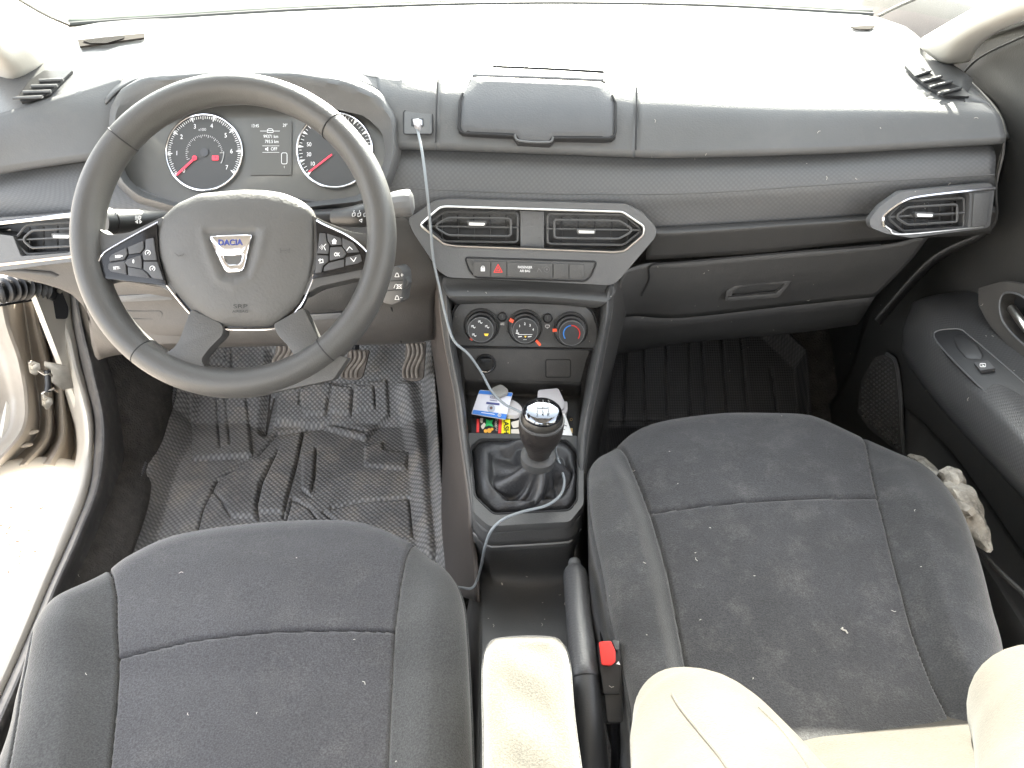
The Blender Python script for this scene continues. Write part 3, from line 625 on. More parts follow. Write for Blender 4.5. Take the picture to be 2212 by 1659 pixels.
# lower dash driver side
K = [[(-90, 500, 1.0), (140, 500, 1.02), (250, 470, 1.03), (380, 448, 1.03), (600, 452, 1.04), (780, 440, 1.03), (900, 470, 1.03)],
     [(-90, 580, 1.01), (150, 572, 1.02), (300, 600, 1.01), (450, 615, 1.0), (640, 610, 1.0), (860, 600, 1.01), (955, 595, 1.02)],
     [(150, 600, 1.02), (165, 640, 1.02), (300, 652, 1.02), (450, 660, 1.02), (640, 660, 1.02), (860, 650, 1.02), (940, 640, 1.03)],
     [(205, 768, 1.05), (250, 760, 1.05), (390, 748, 1.04), (450, 746, 1.04), (640, 742, 1.04), (860, 738, 1.05), (935, 728, 1.06)],
     [(225, 760, 1.3), (250, 750, 1.3), (390, 735, 1.3), (450, 735, 1.3), (640, 730, 1.3), (860, 728, 1.3), (935, 720, 1.3)]]
loft('knee_panel', [[P(*q) for q in l] for l in K], mat('knee_plastic_bounce', (.060, .055, .051), .5, dust=.06, **GR), dash, nu=60, nv=5)  # brown tint paints in the warm bounce from the ground outside
pkn = Plane(P(320, 690, y=1.022), (0, -.96, .12))
fz = prism('fuse_cover', pkn, rpoly([(262, 652), (366, 650), (404, 700), (420, 742), (310, 744), (282, 700)], 5), .004, mat('knee_plastic_bounce', (.060, .055, .051), .5), dash, bevel=.0015)
bezel('finger_slot', pkn, rpoly(rect(266, 671, 352, 691), 10), rpoly(rect(270, 674, 348, 688), 7), .007, M_cons2, fz, deep=.006)
prism('slot_floor', pkn, rpoly(rect(270, 674, 348, 688), 7), .001, mat('slot_light', (.15, .135, .12), .6), fz, base=.0042)
tube('panel_gap', [pkn.m(366, 650, .004), pkn.m(404, 700, .004), pkn.m(424, 745, .004)], .0014, M_seam, dash, n=6)
tube('panel_gap', [P(845, 665, y=1.018), P(858, 700, y=1.03), P(866, 740, y=1.045)], .0014, M_seam, dash, n=6)
prism('ledge', pkn, rpoly([(240, 640), (372, 632), (372, 648), (242, 654)], 3), .012, M_bezel, dash, bevel=.003)
prism('ledge', pkn, rpoly([(655, 680), (770, 674), (772, 684), (660, 694)], 2), .016, M_bezel, dash, bevel=.002)
# steering column shroud
psh = Plane(P(700, 600, y=.96), (0, -.9, .3))
dome('column_shroud', psh, rpoly([(600, 455), (700, 440), (830, 450), (850, 520), (812, 600), (770, 668), (660, 680), (560, 640)], 30), .03, M_low, dash, base=-.03, skirt=.05, power=3)
dome('column_shroud', psh, rpoly([(655, 455), (735, 450), (745, 480), (680, 500)], 12), .02, M_black, dash, base=.0, skirt=.05, power=3)
# ---- storage lid
plid = Plane(P(1160, 245, y=1.078), (0, -.66, .75))
lid_out = [(1022, 172), (1003, 208), (997, 222), (994, 284), (1004, 293), (1112, 298), (1122, 313), (1184, 316), (1194, 303), (1314, 304), (1325, 296), (1326, 228), (1318, 212), (1304, 184)]
# the lid follows the curved fascia: a loft from its top edge to its bottom edge
def onf(px, py):                # point on the upper fascia
    t = (py - 178) / (322 - 178.0); y = 1.125 + (1.05 - 1.125) * t - .010 * math.sin(min(1, max(0, t)) * math.pi); return P(px, py, y=y)
n_up = np.array([0, -.70, .71])
def lidmesh(out, off, th, nn=120):
    c = (1160, 245); L = byangle(out, c, nn); V = []; Fc = []
    RG = 10
    for i in range(RG + 1):
        s = i / RG
        for q in L: a = c[0] + (q[0] - c[0]) * s; b = c[1] + (q[1] - c[1]) * s; V.append(onf(a, b) + n_up * (off + th * (1 - max(0, s - .985) / .015 * .3)))
    for q in L: V.append(onf(q[0], q[1]) + n_up * off)
    for i in range(RG + 1):
        for k in range(nn): Fc.append((i * nn + k, i * nn + (k + 1) % nn, (i + 1) * nn + (k + 1) % nn, (i + 1) * nn + k))
    return V, Fc
V_, F_ = lidmesh([(a + (4 if a > 1160 else -4), b + (5 if b > 200 else -1)) for a, b in lid_out], -.004, .0130); obj('lid_gap', V_, F_, M_seam, dash)
V_, F_ = lidmesh(lid_out, 0.0, .0108); lid = obj('storage_lid', V_, F_, mat('lid_plastic', (.070, .072, .076), .48, **GR), dash)
V_, F_ = lidmesh([(1124, 300), (1186, 302), (1182, 315), (1124, 312)], .004, .006) if False else ([], [])
tube('lid_edge', [onf(a, b) + n_up * .0115 for a, b in catmull([(1112, 299), (1122, 313), (1184, 316), (1194, 304)], 4)], .0016, M_bezel, dash, n=6)
tube('lid_gap', [onf(a, b) + n_up * .0098 for a, b in resample([(a + (2.5 if a > 1160 else -2.5), b + (2.5 if b > 200 else 0)) for a, b in lid_out[1:-1]], 90)], .0019, M_seam, dash, n=6)
top_l = [(1030, 152, 1.17), (1064, 149, 1.175), (1200, 155, 1.17), (1304, 161, 1.165)]
loft('lid_top', [[P(*q) + np.array([0, 0, .001]) for q in top_l], [P(a, b, y) + np.array([0, 0, .004]) for a, b, y in [(1020, 172, 1.13), (1064, 174, 1.13), (1200, 178, 1.13), (1304, 183, 1.13)]]], M_top, dash, nu=20, nv=3, thick=.004)
tube('lid_gap', [P(a, b, y) + np.array([0, 0, .004]) for a, b, y in top_l[1:] + [(1306, 172, 1.145), (1305, 184, 1.12)]], .0016, M_seam, dash, n=6)
# usb panel
pu = Plane(onf(903, 265), (0, -.66, .75))
up_ = prism('socket_panel', pu, rpoly(rect(873, 240, 933, 289), 5), .003, M_dash, dash, base=.004, bevel=.001)
tube('panel_gap', [pu.m(a, b, .0062) for a, b in rpoly(rect(872, 239, 934, 290), 6)], .0011, M_seam, dash, closed=True, n=6)
prism('port', pu, rpoly(rect(888, 256, 915, 272), 2), .001, M_black, up_, base=.0068)
# ---- vent slats etc
def vent(name, pl, outer, inner, c, loops, tabp, chrome, label_part, bt=.014, deep=.03, shift=0, divider=None, topchrome=None):
    v = bezel(name, pl, outer, inner, bt, M_bezel, dash, deep=bt + deep, c=c)
    prism('duct', pl, inner, .002, M_black, v, base=-deep + .004)
    if chrome is not None: tube('chrome_trim', [pl.m(a, b, bt + .001) for a, b in chrome], .0016, M_satin, v, closed=True, n=8)
    for lp, off in loops:
        tube('vane', [pl.m(a, b, off) for a, b in rpoly(lp, 4, 3)], .0019, M_dash, v, closed=True, n=6, flat=2.4, up=pl.n)
    return v
pv = Plane(P(1150, 495, y=1.012), (0, -.94, .30))
CO = rpoly([(880, 473), (937, 434), (964, 429), (1354, 440), (1387, 457), (1420, 493), (1417, 513), (1372, 566), (1334, 610), (1318, 617), (968, 600), (948, 588), (890, 500)], 6)
CH = rpoly([(907, 486), (950, 448), (964, 446), (1345, 458), (1392, 490), (1390, 508), (1350, 542), (1330, 545), (985, 532), (960, 528)], 7)
vb = bezel('centre_vents', pv, CO, CH, .014, M_bezel, dash, deep=.05, c=(1150, 495), n=220)
tube('chrome_trim', [pv.m(a, b, .0145) for a, b in resample(CH, 200, True)], .0017, M_satin, vb, closed=True, n=8)
prism('duct', pv, CH, .002, M_black, vb, base=-.030)
def hexl(x0, x1, y0, y1, cut, side, skew=.014):
    ym = (y0 + y1) / 2; f = lambda x: (x - (x0 + x1) / 2) * skew
    if side < 0: p = [(x1, y0), (x1, y1), (x0 + cut, y1), (x0, ym + 4), (x0, ym - 4), (x0 + cut, y0)]
    else: p = [(x0, y0), (x1 - cut, y0), (x1, ym - 4), (x1, ym + 4), (x1 - cut, y1), (x0, y1)]
    return [(a, b + f(a)) for a, b in p]
def louver(pl, parent, x0, x1, y0, y1, side, tab, off0=.0, cut=34, skew=.014, hl=(0, 0)):
    for (dx, dy, o) in ((0, 0, .004), (18, 13, .009)):
        lp = hexl(x0 + (dx if side < 0 else dx * .8), x1 - (dx * .8 if side < 0 else dx), y0 + dy, y1 - dy, cut - dx * .4, side, skew)
        tube('vane', [pl.m(a, b, off0 + o) for a, b in resample(rpoly(lp, 5, 3), 60, True)], .0017, M_dash, parent, closed=True, n=6)
    ym = (y0 + y1) / 2; b = MB(); f = lambda x: (x - (x0 + x1) / 2) * skew
    b.add(*g_tube([pl.m(x0 - 2, ym + f(x0), off0 + .006), pl.m(x1 + 2, ym + f(x1), off0 + .006)], .0014, 6)); b.obj('crossbar', M_dash, parent)
    b = MB()
    for k in range(5):
        x = x0 + 30 + (x1 - x0 - 55) * k / 4; b.add(*g_tube([pl.m(x, y0 + 6 + f(x), off0 - .010), pl.m(x, y1 - 6 + f(x), off0 - .010)], .0013, 6))
    b.obj('fins', M_black, parent)
    tx, ty = tab
    tb = prism('thumb_tab', pl, rpoly([(tx - 22, ty - 6), (tx + 21, ty - 5), (tx + 18, ty + 6), (tx - 19, ty + 6)], 3), .008, M_dash, parent, base=off0 + .008, bevel=.0015)
    prism('tab_plate', pl, rpoly([(tx - 17, ty - 2), (tx + 17, ty - 1), (tx + 16, ty + 4), (tx - 16, ty + 3.5)], 1.5), .0015, M_satin, parent, base=off0 + .0155)
louver(pv, vb, 924, 1118, 458, 522, -1, (1030, 483))
louver(pv, vb, 1183, 1382, 463, 528, 1, (1267, 500))
prism('divider', pv, rpoly([(1124, 455), (1175, 457), (1175, 538), (1124, 536)], 2), .030, M_bezel, vb, base=-.026, bevel=.001)
# switch strip
psw = Plane(pv.m(1145, 582, .014), pv.n)
sp = prism('switch_panel', psw, rpoly([(1006, 558), (1286, 567), (1274, 594), (1262, 605), (1030, 597), (1016, 582)], 7), .003, M_cons, dash, base=0.0, bevel=.001)
tube('panel_gap', [psw.m(a, b, .0008) for a, b in rpoly([(1004, 556), (1289, 565), (1277, 596), (1264, 608), (1028, 600), (1013, 584)], 8)], .0013, M_seam, dash, closed=True, n=6)
for x0, x1 in ((1022, 1059), (1061, 1094), (1096, 1193), (1196, 1228), (1230, 1262)):
    prism('switch', psw, rpoly([(x0, 564 + (x0 - 1022) * .03), (x1, 564 + (x1 - 1022) * .03), (x1, 596 + (x1 - 1022) * .028), (x0, 596 + (x0 - 1022) * .028)], 2), .0035, M_cons, sp, base=.0018, bevel=.0007)
d = Decal(psw, .0056)
d.poly(rect(1038.5, 578, 1047.5, 586)).arc(1043, 578, 3.2, 0, 180, 1.6)
d.text(1134, 577.5, "PASSENGER", 5.2, -1, .82, .01).text(1134, 585.5, "AIR BAG", 5.2, -1, .82, .01); d.build('lettering', M_glow, sp)
d = Decal(psw, .0056); d.stroke([(1076, 571), (1085, 588), (1067, 588)], 1.6, True).stroke([(1076, 577), (1080, 585), (1072, 585)], 1.3, True); d.build('hazard_mark', M_redm, sp)
d = Decal(psw, .0056); d.arc(1181, 582, 6, 0, 360, 1.0).disc(1181, 582, 2).stroke([(1160, 588), (1164, 580), (1170, 588)], 1.2); d.build('airbag_mark', mat('faint_print', (.12, .12, .12), .5), sp)
# right end vent
prv = Plane(P(2000, 462, y=.985), (-.05, -.94, .28))
RO = rpoly([(1876, 476), (1900, 445), (1945, 413), (2142, 394), (2150, 412), (2140, 490), (2126, 494), (1968, 515), (1912, 505), (1880, 492)], 8)
RI = rpoly([(1908, 478), (1914, 462), (1952, 436), (1994, 424), (2094, 416), (2090, 492), (1950, 505), (1924, 494)], 6)
rv = bezel('end_vent', prv, RO, RI, .012, M_bezel, dash, deep=.04, c=(2000, 465))
prism('duct', prv, RI, .002, M_black, rv, base=-.024)
tube('chrome_trim', [prv.m(a, b, .0125) for a, b in catmull([(1909, 490), (1908, 474), (1914, 461), (1950, 436), (1994, 424), (2148, 407)], 8)], .0026, M_chrome, rv, n=8)
tube('chrome_trim', [prv.m(a, b, .0125) for a, b in catmull([(1908, 484), (1922, 495), (1950, 506), (2124, 490)], 8)], .0011, M_satin, rv, n=8)
louver(prv, rv, 1920, 2082, 432, 496, -1, (1998, 464), cut=30, skew=-.06)
prism('blank_plate', prv, rpoly([(2104, 418), (2140, 415), (2132, 486), (2100, 490)], 2), .004, M_dash, rv, base=.011, bevel=.001)
# left end vent
plv = Plane(P(70, 515, y=.985), (.05, -.94, .28))
LO = rpoly([(-120, 478), (0, 470), (158, 458), (170, 540), (160, 566), (0, 586), (-120, 600)], 6)
LI = rpoly([(-110, 492), (26, 482), (150, 472), (150, 545), (46, 552), (26, 535), (20, 510), (10, 560), (-110, 560)][:4] + [(46, 553), (22, 492)], 4)
lv = bezel('end_vent', plv, LO, LI, .012, M_bezel, dash, deep=.04, c=(90, 515))
prism('duct', plv, LI, .002, M_black, lv, base=-.024)
tube('chrome_trim', [plv.m(a, b, .0135) for a, b in [(-100, 489), (0, 481), (156, 464)]], .003, M_chrome, lv, n=8)
tube('chrome_trim', [plv.m(a, b, .0125) for a, b in [(-100, 580), (0, 572), (156, 554)]], .0022, mat('warm_satin', (.62, .5, .4), .3, .8), lv, n=8)
louver(plv, lv, 34, 210, 482, 546, -1, (132, 510), cut=24, skew=-.05)
# corner demist grilles
for side in (0, 1):
    if side: q = [(1953, 139), (1994, 146), (2020, 165), (2080, 190), (2096, 208), (2040, 206), (2000, 182), (1975, 162)]; pp = pad_at(2010, 175); sl_ = [((1975, 165), (2010, 153)), ((1992, 177), (2034, 165)), ((2008, 189), (2056, 176)), ((2026, 203), (2076, 190)), ]
    else: q = [(95, 152), (158, 150), (135, 172), (105, 202), (44, 220), (40, 205), (62, 175)]; pp = pad_at(100, 180); sl_ = [((85, 174), (137, 172)), ((68, 186), (124, 185)), ((50, 199), (110, 197)), ((28, 212), (92, 209))]
    gq = prism('demist_grille', pp, rpoly(q, 4), .004, M_black, dash, base=.003)
    b = MB()
    for a_, b_ in sl_: b.add(*g_tube([pp.m(*a_, .009), pp.m(*b_, .009)], .0022, 6))
    b.obj('slats', M_dash, gq)
pp = Plane(P(1998, 202, y=1.108), (-.05, -.35, .93))
d = Decal(pp, .002); d.text(1998, 201, "AIRBAG", 6, -4, 1.0, .02); d.build('lettering', mat('mark_grey', (.03, .03, .03), .5), dash)
# speaker grilles and slots on the top pad
ptop = pad_at(238, 85)
gs = prism('speaker_grille', ptop, rpoly([(167, 86), (312, 71), (311, 81), (172, 100)], 2), .003, mat('grille_plate', (.030, .026, .023), .95, spec=.05), dash, base=.004)
prism('mesh', ptop, rpoly([(178, 88), (196, 93), (230, 93), (268, 82), (270, 77), (220, 80)], 4), .0015, mat('grille_mesh', (.015, .013, .012), .95, spec=.05, bump=1, kind='dots', pitch=.004), gs, base=.0072)
tube('panel_gap', [P(1266, 48, y=1.41) + np.array([0, 0, .012]), P(1404, 49, y=1.41) + np.array([0, 0, .012])], .0014, M_seam, dash, n=6)
gs = prism('speaker_grille', pad_at(1864, 58), rpoly([(1836, 57), (1880, 54), (1892, 56), (1880, 63), (1846, 62)], 3), .0015, mat('grille_plate', (.030, .026, .023), .95, spec=.05), dash, base=.003)

# ================================================================== INSTRUMENT CLUSTER
cc = (545, 315); NN = 140
O1 = [(232, 300), (235, 235), (258, 192), (310, 164), (450, 154), (640, 154), (760, 168), (832, 200), (866, 255), (868, 335), (850, 400), (800, 446), (640, 470), (500, 474), (380, 462), (290, 436), (248, 395), (234, 345)]
O2 = [(246, 300), (250, 242), (272, 202), (320, 176), (450, 167), (640, 167), (744, 186), (812, 214), (846, 258), (850, 335), (832, 394), (784, 434), (640, 450), (500, 455), (380, 447), (300, 424), (263, 392), (249, 345)]
O3 = [(262, 300), (285, 268), (330, 246), (417, 232), (517, 227), (640, 228), (717, 234), (788, 250), (826, 285), (833, 335), (817, 386), (772, 424), (640, 440), (500, 444), (385, 438), (310, 416), (276, 384), (262, 345)]
def cy(o, py, top, bot): t = min(1, max(0, (py - 160) / 290.0)); return top + (bot - top) * t
loops = []
for L, (yt, yb) in ((O1, (1.145, 1.04)), (O1, (1.120, 1.02)), (None, (1.035, 1.0)), (O2, (1.098, .995)), (None, (1.03, 1.0)), (O3, (1.118, 1.03))):
    if L is None: loops.append(None); continue
    q = byangle(rpoly(L, 12, 3), cc, NN); loops.append(np.array([P(a, b, y=cy(0, b, yt, yb)) for a, b in q]))
loops[2] = loops[1] * .4 + loops[3] * .6 + np.array([0, -.006, .004]); loops[4] = loops[3] * .8 + loops[5] * .2 + np.array([0, .002, 0])
V_ = np.concatenate(loops); F_ = [(i * NN + k, i * NN + (k + 1) % NN, (i + 1) * NN + (k + 1) % NN, (i + 1) * NN + k) for i in range(5) for k in range(NN)]
obj('instrument_hood', V_, F_, M_dash, dash, sharp=60)
pc_ = Plane((P(545, 228, y=1.118) + P(545, 440, y=1.03)) / 2, np.cross([1, 0, 0], P(545, 228, y=1.118) - P(545, 440, y=1.03)) * -1)
if pc_.n @ (CAM - pc_.o) < 0: pc_ = Plane(pc_.o, -pc_.n)
clus = prism('instrument_cluster', pc_, byangle([(cc[0] + (a - cc[0]) * 1.03, cc[1] + (b - cc[1]) * 1.04) for a, b in O3], cc, 100), .004, M_glassface, dash, base=-.006)
def dial(cx, cy_, r, a0, a1, nmaj, labels, needle_a, rr=.72, lh=10, big=True):
    f = prism('dial', pc_, circ(cx, cy_, r, 72), .0015, M_dial, clus, base=-.001)
    tube('dial_ring', [pc_.m(a, b, .003) for a, b in circ(cx, cy_, r, 90)], .0016, M_chrome, clus, closed=True, n=8)
    d = Decal(pc_, .0012)
    N = nmaj * 10 if big else nmaj * 4
    for i in range(N + 1):
        a = R(a0 + (a1 - a0) * i / N); c_, s_ = math.cos(a), -math.sin(a)
        maj = i % (10 if big else 4) == 0; mid_ = i % (5 if big else 2) == 0
        if maj: d.poly([(cx + (r - 3) * c_ - 3.2 * s_, cy_ + (r - 3) * s_ + 3.2 * c_), (cx + (r - 3) * c_ + 3.2 * s_, cy_ + (r - 3) * s_ - 3.2 * c_), (cx + (r - 14) * c_, cy_ + (r - 14) * s_)])
        else: d.stroke([(cx + (r - 4) * c_, cy_ + (r - 4) * s_), (cx + (r - (11 if mid_ else 9)) * c_, cy_ + (r - (11 if mid_ else 9)) * s_)], 1.1)
    for a, s in labels:
        a = R(a); d.text(cx + r * rr * math.cos(a), cy_ - r * rr * math.sin(a), s, lh, 0, .85)
    d.build('scale', M_glow, clus)
    a = R(needle_a); c_, s_ = math.cos(a), -math.sin(a)
    return c_, s_
ang = lambda i: 216 - i * 252 / 7
c_, s_ = dial(441, 329, 82, 218, -34 + 0, 7, [(218 - i * 252 / 7, str(i)) for i in range(1, 8)] + [(222, '0')], 215)
d = Decal(pc_, .0030); d.stroke([(441 - 20, 329 + 12), (382, 377)], 4.2).disc(420, 341, 5); d.build('needle', M_red, clus)
d = Decal(pc_, .0022); d.poly(rpoly(rect(458, 336, 472, 346), 2)); d.build('warning_light', M_red, clus)
d = Decal(pc_, .0027); d.text(465, 341, "P", 6); d.stroke([(412, 338), (428, 344)], 0); d.build('warning_letter', M_dial, clus)
d = Decal(pc_, .0018); d.disc(441, 329, 9, 24); d.build('needle_hub', mat('needle_hub', (.045, .045, .05), .3), clus)
d = Decal(pc_, .0014); d.text(437, 280, "x1000", 6, 0, .8)
for i in range(33):
    a = R(200 - i * 6.2); r0 = 40; d.stroke([(441 + r0 * math.cos(a), 331 - r0 * math.sin(a)), (441 + (r0 - (6 if i % 4 == 0 else 3)) * math.cos(a), 331 - (r0 - (6 if i % 4 == 0 else 3)) * math.sin(a))], .9)
d.arc(441, 331, 42, 4, -30, 2.0); d.build('inner_scale', mat('dim_print', (.45, .45, .45), .5), clus)
dial(723, 324, 81, 222, -18, 10, [(190 - i * 22, s) for i, s in ((-1, '10'), (0, '30'), (1, '50'))] + [(62, '110'), (48, '130'), (30, '150'), (14, '170'), (-4, '190')], 215, .70, 9, False)
d = Decal(pc_, .0030); d.stroke([(668, 371), (716, 334)], 3.2); d.build('needle', M_red, clus)
scn = prism('display', pc_, rect(541, 262, 630, 378), .0012, mat('display_glass', (.068, .066, .061), .3), clus, base=-.001)
d = Decal(pc_, .0012)
d.text(551, 272, "13:45", 7, 0, .78).text(616, 271, "29°", 7, 0, .78).text(585, 295, "99371 km", 7.2, 0, .8).text(587, 306, "793.5 km", 7.2, 0, .8).text(592, 322, "OFF", 7.2, 0, .8)
d.stroke([(562, 283), (575, 283)], .8).stroke([(590, 283), (604, 283)], .8).stroke(rpoly([(577, 286), (577, 281), (580, 278), (587, 278), (590, 281), (590, 286)], 1), 1, True).stroke([(578, 282), (589, 282)], .9)
d.stroke([(567, 315), (603, 315)], .6).stroke([(567, 329), (603, 329)], .6).poly([(573, 320), (576, 320), (579, 317), (579, 327), (576, 324), (573, 324)])
d.stroke(rpoly(rect(608, 330, 620, 354), 4), 1.1, True).text(614, 361, "I", 5); d.build('readout', M_glow, clus)
# thin smoked lens edge line
tube('lens_edge', [pc_.m(a, b, .001) for a, b in catmull([(560, 430), (620, 428), (660, 432), (720, 440), (770, 428), (815, 400)], 6)], .0012, M_bezel, clus, n=6)

# ================================================================== STALKS
def stalk(label, pts, rad, m=M_black):
    t = thing('control_stalk', label, 'control stalk', pts[-1], 'stalks on the steering column')
    tube('lever', catmull(pts, 5), np.interp(np.linspace(0, 1, 5 * (len(pts) - 1) + 1), np.linspace(0, 1, len(pts)), rad), m, t, n=20)
    return t
M_stk = mat('stalk_plastic', (.018, .018, .018), .42, bump=.2, bscale=500)
s1 = stalk('left stalk with headlamp and indicator symbols and a sunlit ribbed tip', [P(222, 478, .86), P(262, 478, .88), P(308, 474, .90), P(360, 470, .93)], [.0155, .0150, .0125, .009], M_stk)
tube('dial_ring', [P(216, 478, .857), P(236, 478, .867)], .0168, M_stk, s1, n=24)
tube('ring_gap', [P(240, 478, .869), P(242, 478, .870)], .0160, M_seam, s1, n=24)
ps1 = Plane(P(262, 466, .866), (.12, -.8, .58))
d = Decal(ps1, .0015); d.arc(300, 470, 4, -90, 90, 1.3).stroke([(300, 466), (300, 474)], 1.2)
for k in range(3): d.stroke([(292, 467 + 3 * k), (298, 467 + 3 * k)], .9)
d.stroke([(293, 479), (297, 476), (297, 482)], 1, True).stroke([(306, 479), (302, 476), (302, 482)], 1, True).disc(250, 457, 3.2).disc(252, 462, 1.2)
d.build('symbols', M_white, s1); d = Decal(ps1, .0015)
d.arc(221, 478, 4, -90, 90, 1.4).stroke([(221, 474), (221, 482)], 1.3)
for k in range(3): d.stroke([(217, 465 - k), (219 + k * 4, 470)], 1.0)
d.build('symbols', M_white, s1)
s2 = stalk('right wiper stalk with wiper symbols and pale rotary end beyond the rim', [P(885, 438, .93), P(868, 440, .93), P(830, 452, .93), P(780, 466, .93), P(725, 470, .95)], [.0160, .0165, .0145, .0150, .011], M_stk)
tube('rotary_end', catmull([P(845, 444, .928), P(865, 440, .925), P(882, 438, .922), P(894, 437, .922)], 4), [.0145, .0160, .0165, .0165, .0168, .017, .017, .0172, .0172, .0168, .0160, .0130, .009], mat('rotary_grey', (.12, .12, .12), .45), s2, n=14, sharp=15)
ps2 = Plane(P(780, 462, .914), (-.1, -.8, .58)); d = Decal(ps2, .002)
for x in (764, 776, 789): d.stroke(rpoly([(x - 3, 461), (x + 3, 459), (x + 3, 466), (x - 3, 468)], 1), .9, True).stroke([(x, 458), (x + 1, 454)], .9)
d.stroke([(776, 476), (782, 473), (781, 480)], 1, True); d.build('symbols', M_white, s2)
ps3 = Plane(P(858, 618, .93), (-.35, -.88, .3))
s3 = thing('audio_remote', 'small grey audio remote pod with volume symbols below the wiper stalk', 'audio remote', P(858, 640, .93))
prism('body', ps3, rpoly([(828, 585), (858, 573), (870, 585), (872, 612), (866, 652), (846, 660), (826, 655)], 6), .026, mat('remote_plastic', (.055, .055, .055), .45), s3, base=-.02, bevel=.004)
prism('wheel_knob', ps3, rpoly([(868, 600), (876, 598), (883, 612), (874, 626), (866, 624)], 4), .012, mat('remote_plastic', (.055, .055, .055), .45), s3, base=-.012, bevel=.002)
for yy in (608, 628): tube('button_gap', [ps3.m(832, yy, .0062), ps3.m(870, yy - 3, .0062)], .0007, M_seam, s3, n=5)
d = Decal(ps3, .0066)
for yy in (594, 643): d.stroke([(853, yy + 4), (862, yy + 4), (859, yy - 4), (856, yy - 4)], 1, True)
d.stroke([(866, 594), (871, 594)], 1).stroke([(868, 591), (868, 597)], 1).stroke([(865, 643), (869, 643)], 1)
d.stroke([(856, 614), (868, 624)], 1).stroke([(856, 624), (868, 614)], 1).stroke(rect(858, 615, 866, 623), .9, True).stroke([(851, 622), (854, 614)], .9)
d.build('symbols', M_white, s3)

# ================================================================== STEERING WHEEL
wc = (507, 510); wp = Plane(P(507, 510, d=.847), -_d)
spx = wp.sc(*wc) * .835 / .847; RO_ = 349 * spx; rm = 31.0 * spx
sw = thing('steering_wheel', 'black leather steering wheel with four spokes and badge in front of the driver seat', 'steering wheel', wp.m(507, 860))
uu, vv = wp.u, wp.v; cen = wp.m(*wc, .012) - wp.n * .012
V_, F_ = [], []; NM, NR = 160, 24
def rimr(th): return rm * (1.0 + .06 * math.exp(-((math.degrees(th) % 360 - 270) / 40) ** 2))
for i in range(NM):
    th = 2 * math.pi * i / NM; e = uu * math.cos(th) + vv * math.sin(th); rr_ = rimr(th)
    for k in range(NR):
        ph_ = 2 * math.pi * k / NR; V_.append(cen + e * (RO_ - rm + rr_ * math.cos(ph_)) + wp.n * (rr_ * 1.35 * math.sin(ph_) + .012))
for i in range(NM):
    for k in range(NR): j = (i + 1) % NM; F_.append((i * NR + k, i * NR + (k + 1) % NR, j * NR + (k + 1) % NR, j * NR + k))
rim = obj('rim', V_, F_, M_wheel, sw)
for dg in (139, 48, 232, 309):
    th = R(dg); e = uu * math.cos(th) + vv * math.sin(th); ax = -uu * math.sin(th) + vv * math.cos(th)
    ring_ = [cen + e * (RO_ - rm + (rm + .0002) * math.cos(2 * math.pi * k / 24)) + wp.n * ((rm + .0002) * 1.35 * math.sin(2 * math.pi * k / 24) + .012) for k in range(24)]
    tube('rim_seam', ring_, .0008, M_seam, rim, closed=True, n=5)
# spokes
pw = lambda off: Plane(wp.o + wp.n * off, wp.n)
def spoke(out, t=.028, base=-.012, bev=.008, name='spoke'): return prism(name, wp, out, t, M_wheel, sw, base=base, bevel=bev)
spoke(rpoly([(198, 480), (232, 508), (282, 500), (352, 466), (400, 560), (380, 640), (345, 618), (240, 600), (205, 612), (185, 560)], [20, 16, 10, 10, 10, 10, 10, 18, 12, 20]))
spoke(rpoly([(668, 462), (700, 478), (760, 502), (800, 505), (818, 490), (826, 560), (812, 612), (780, 598), (690, 618), (650, 640), (640, 560)], [10, 10, 20, 16, 10, 20, 14, 22, 10, 10, 10]))
spoke(rpoly([(412, 668), (480, 700), (482, 722), (452, 752), (432, 778), (448, 800), (520, 812), (500, 850), (330, 800), (318, 752), (352, 768), (384, 745)], [8, 8, 10, 14, 16, 12, 10, 6, 6, 6, 22, 30]), t=.020, base=.001, bev=.0075)
spoke(rpoly([(655, 664), (590, 700), (598, 722), (626, 752), (640, 776), (622, 800), (560, 812), (580, 850), (720, 820), (752, 772), (722, 766), (692, 742)], [8, 8, 10, 14, 16, 12, 10, 6, 6, 6, 22, 30]), t=.020, base=.001, bev=.0075)
# hub underside
AB = rpoly([(521, 410), (432, 418), (381, 441), (349, 472), (338, 507), (340, 545), (356, 596), (381, 634), (419, 676), (455, 699), (483, 706), (582, 706), (610, 694), (649, 653), (671, 603), (680, 560), (680, 480), (673, 450), (652, 434), (614, 418), (572, 411)], 12)
abc = (509, 560)
prism('hub_back', wp, byangle([(abc[0] + (a - abc[0]) * .9, abc[1] + (b - abc[1]) * .9) for a, b in AB], abc, 80), .05, M_low, sw, base=-.052)
prism('hub_trim', wp, rpoly([(352, 470), (400, 450), (620, 450), (676, 462), (686, 480), (688, 560), (678, 606), (656, 660), (616, 702), (586, 713), (480, 713), (448, 706), (412, 682), (372, 638), (350, 606), (334, 560), (340, 500)], 10), .006, M_gloss, sw, base=.008, bevel=.002)
def hf(x, y):
    d1 = float(dseg(np.array(x), np.array(y), [(438, 500), (452, 560), (470, 600), (505, 618), (540, 600), (560, 555), (572, 500)]))
    d2 = max(0, -float(sdpoly(np.array(x), np.array(y), [(448, 505), (548, 503), (530, 588), (488, 592)])))
    return -.0035 * math.exp(-(d2 / 9) ** 2) + .0015 * math.exp(-(d1 / 9) ** 2)
ab = dome('airbag_cover', wp, AB, .020, M_airbag, sw, base=.012, rings=46, power=3.2, hf=hf, c=abc, n=160, skirt=.012)
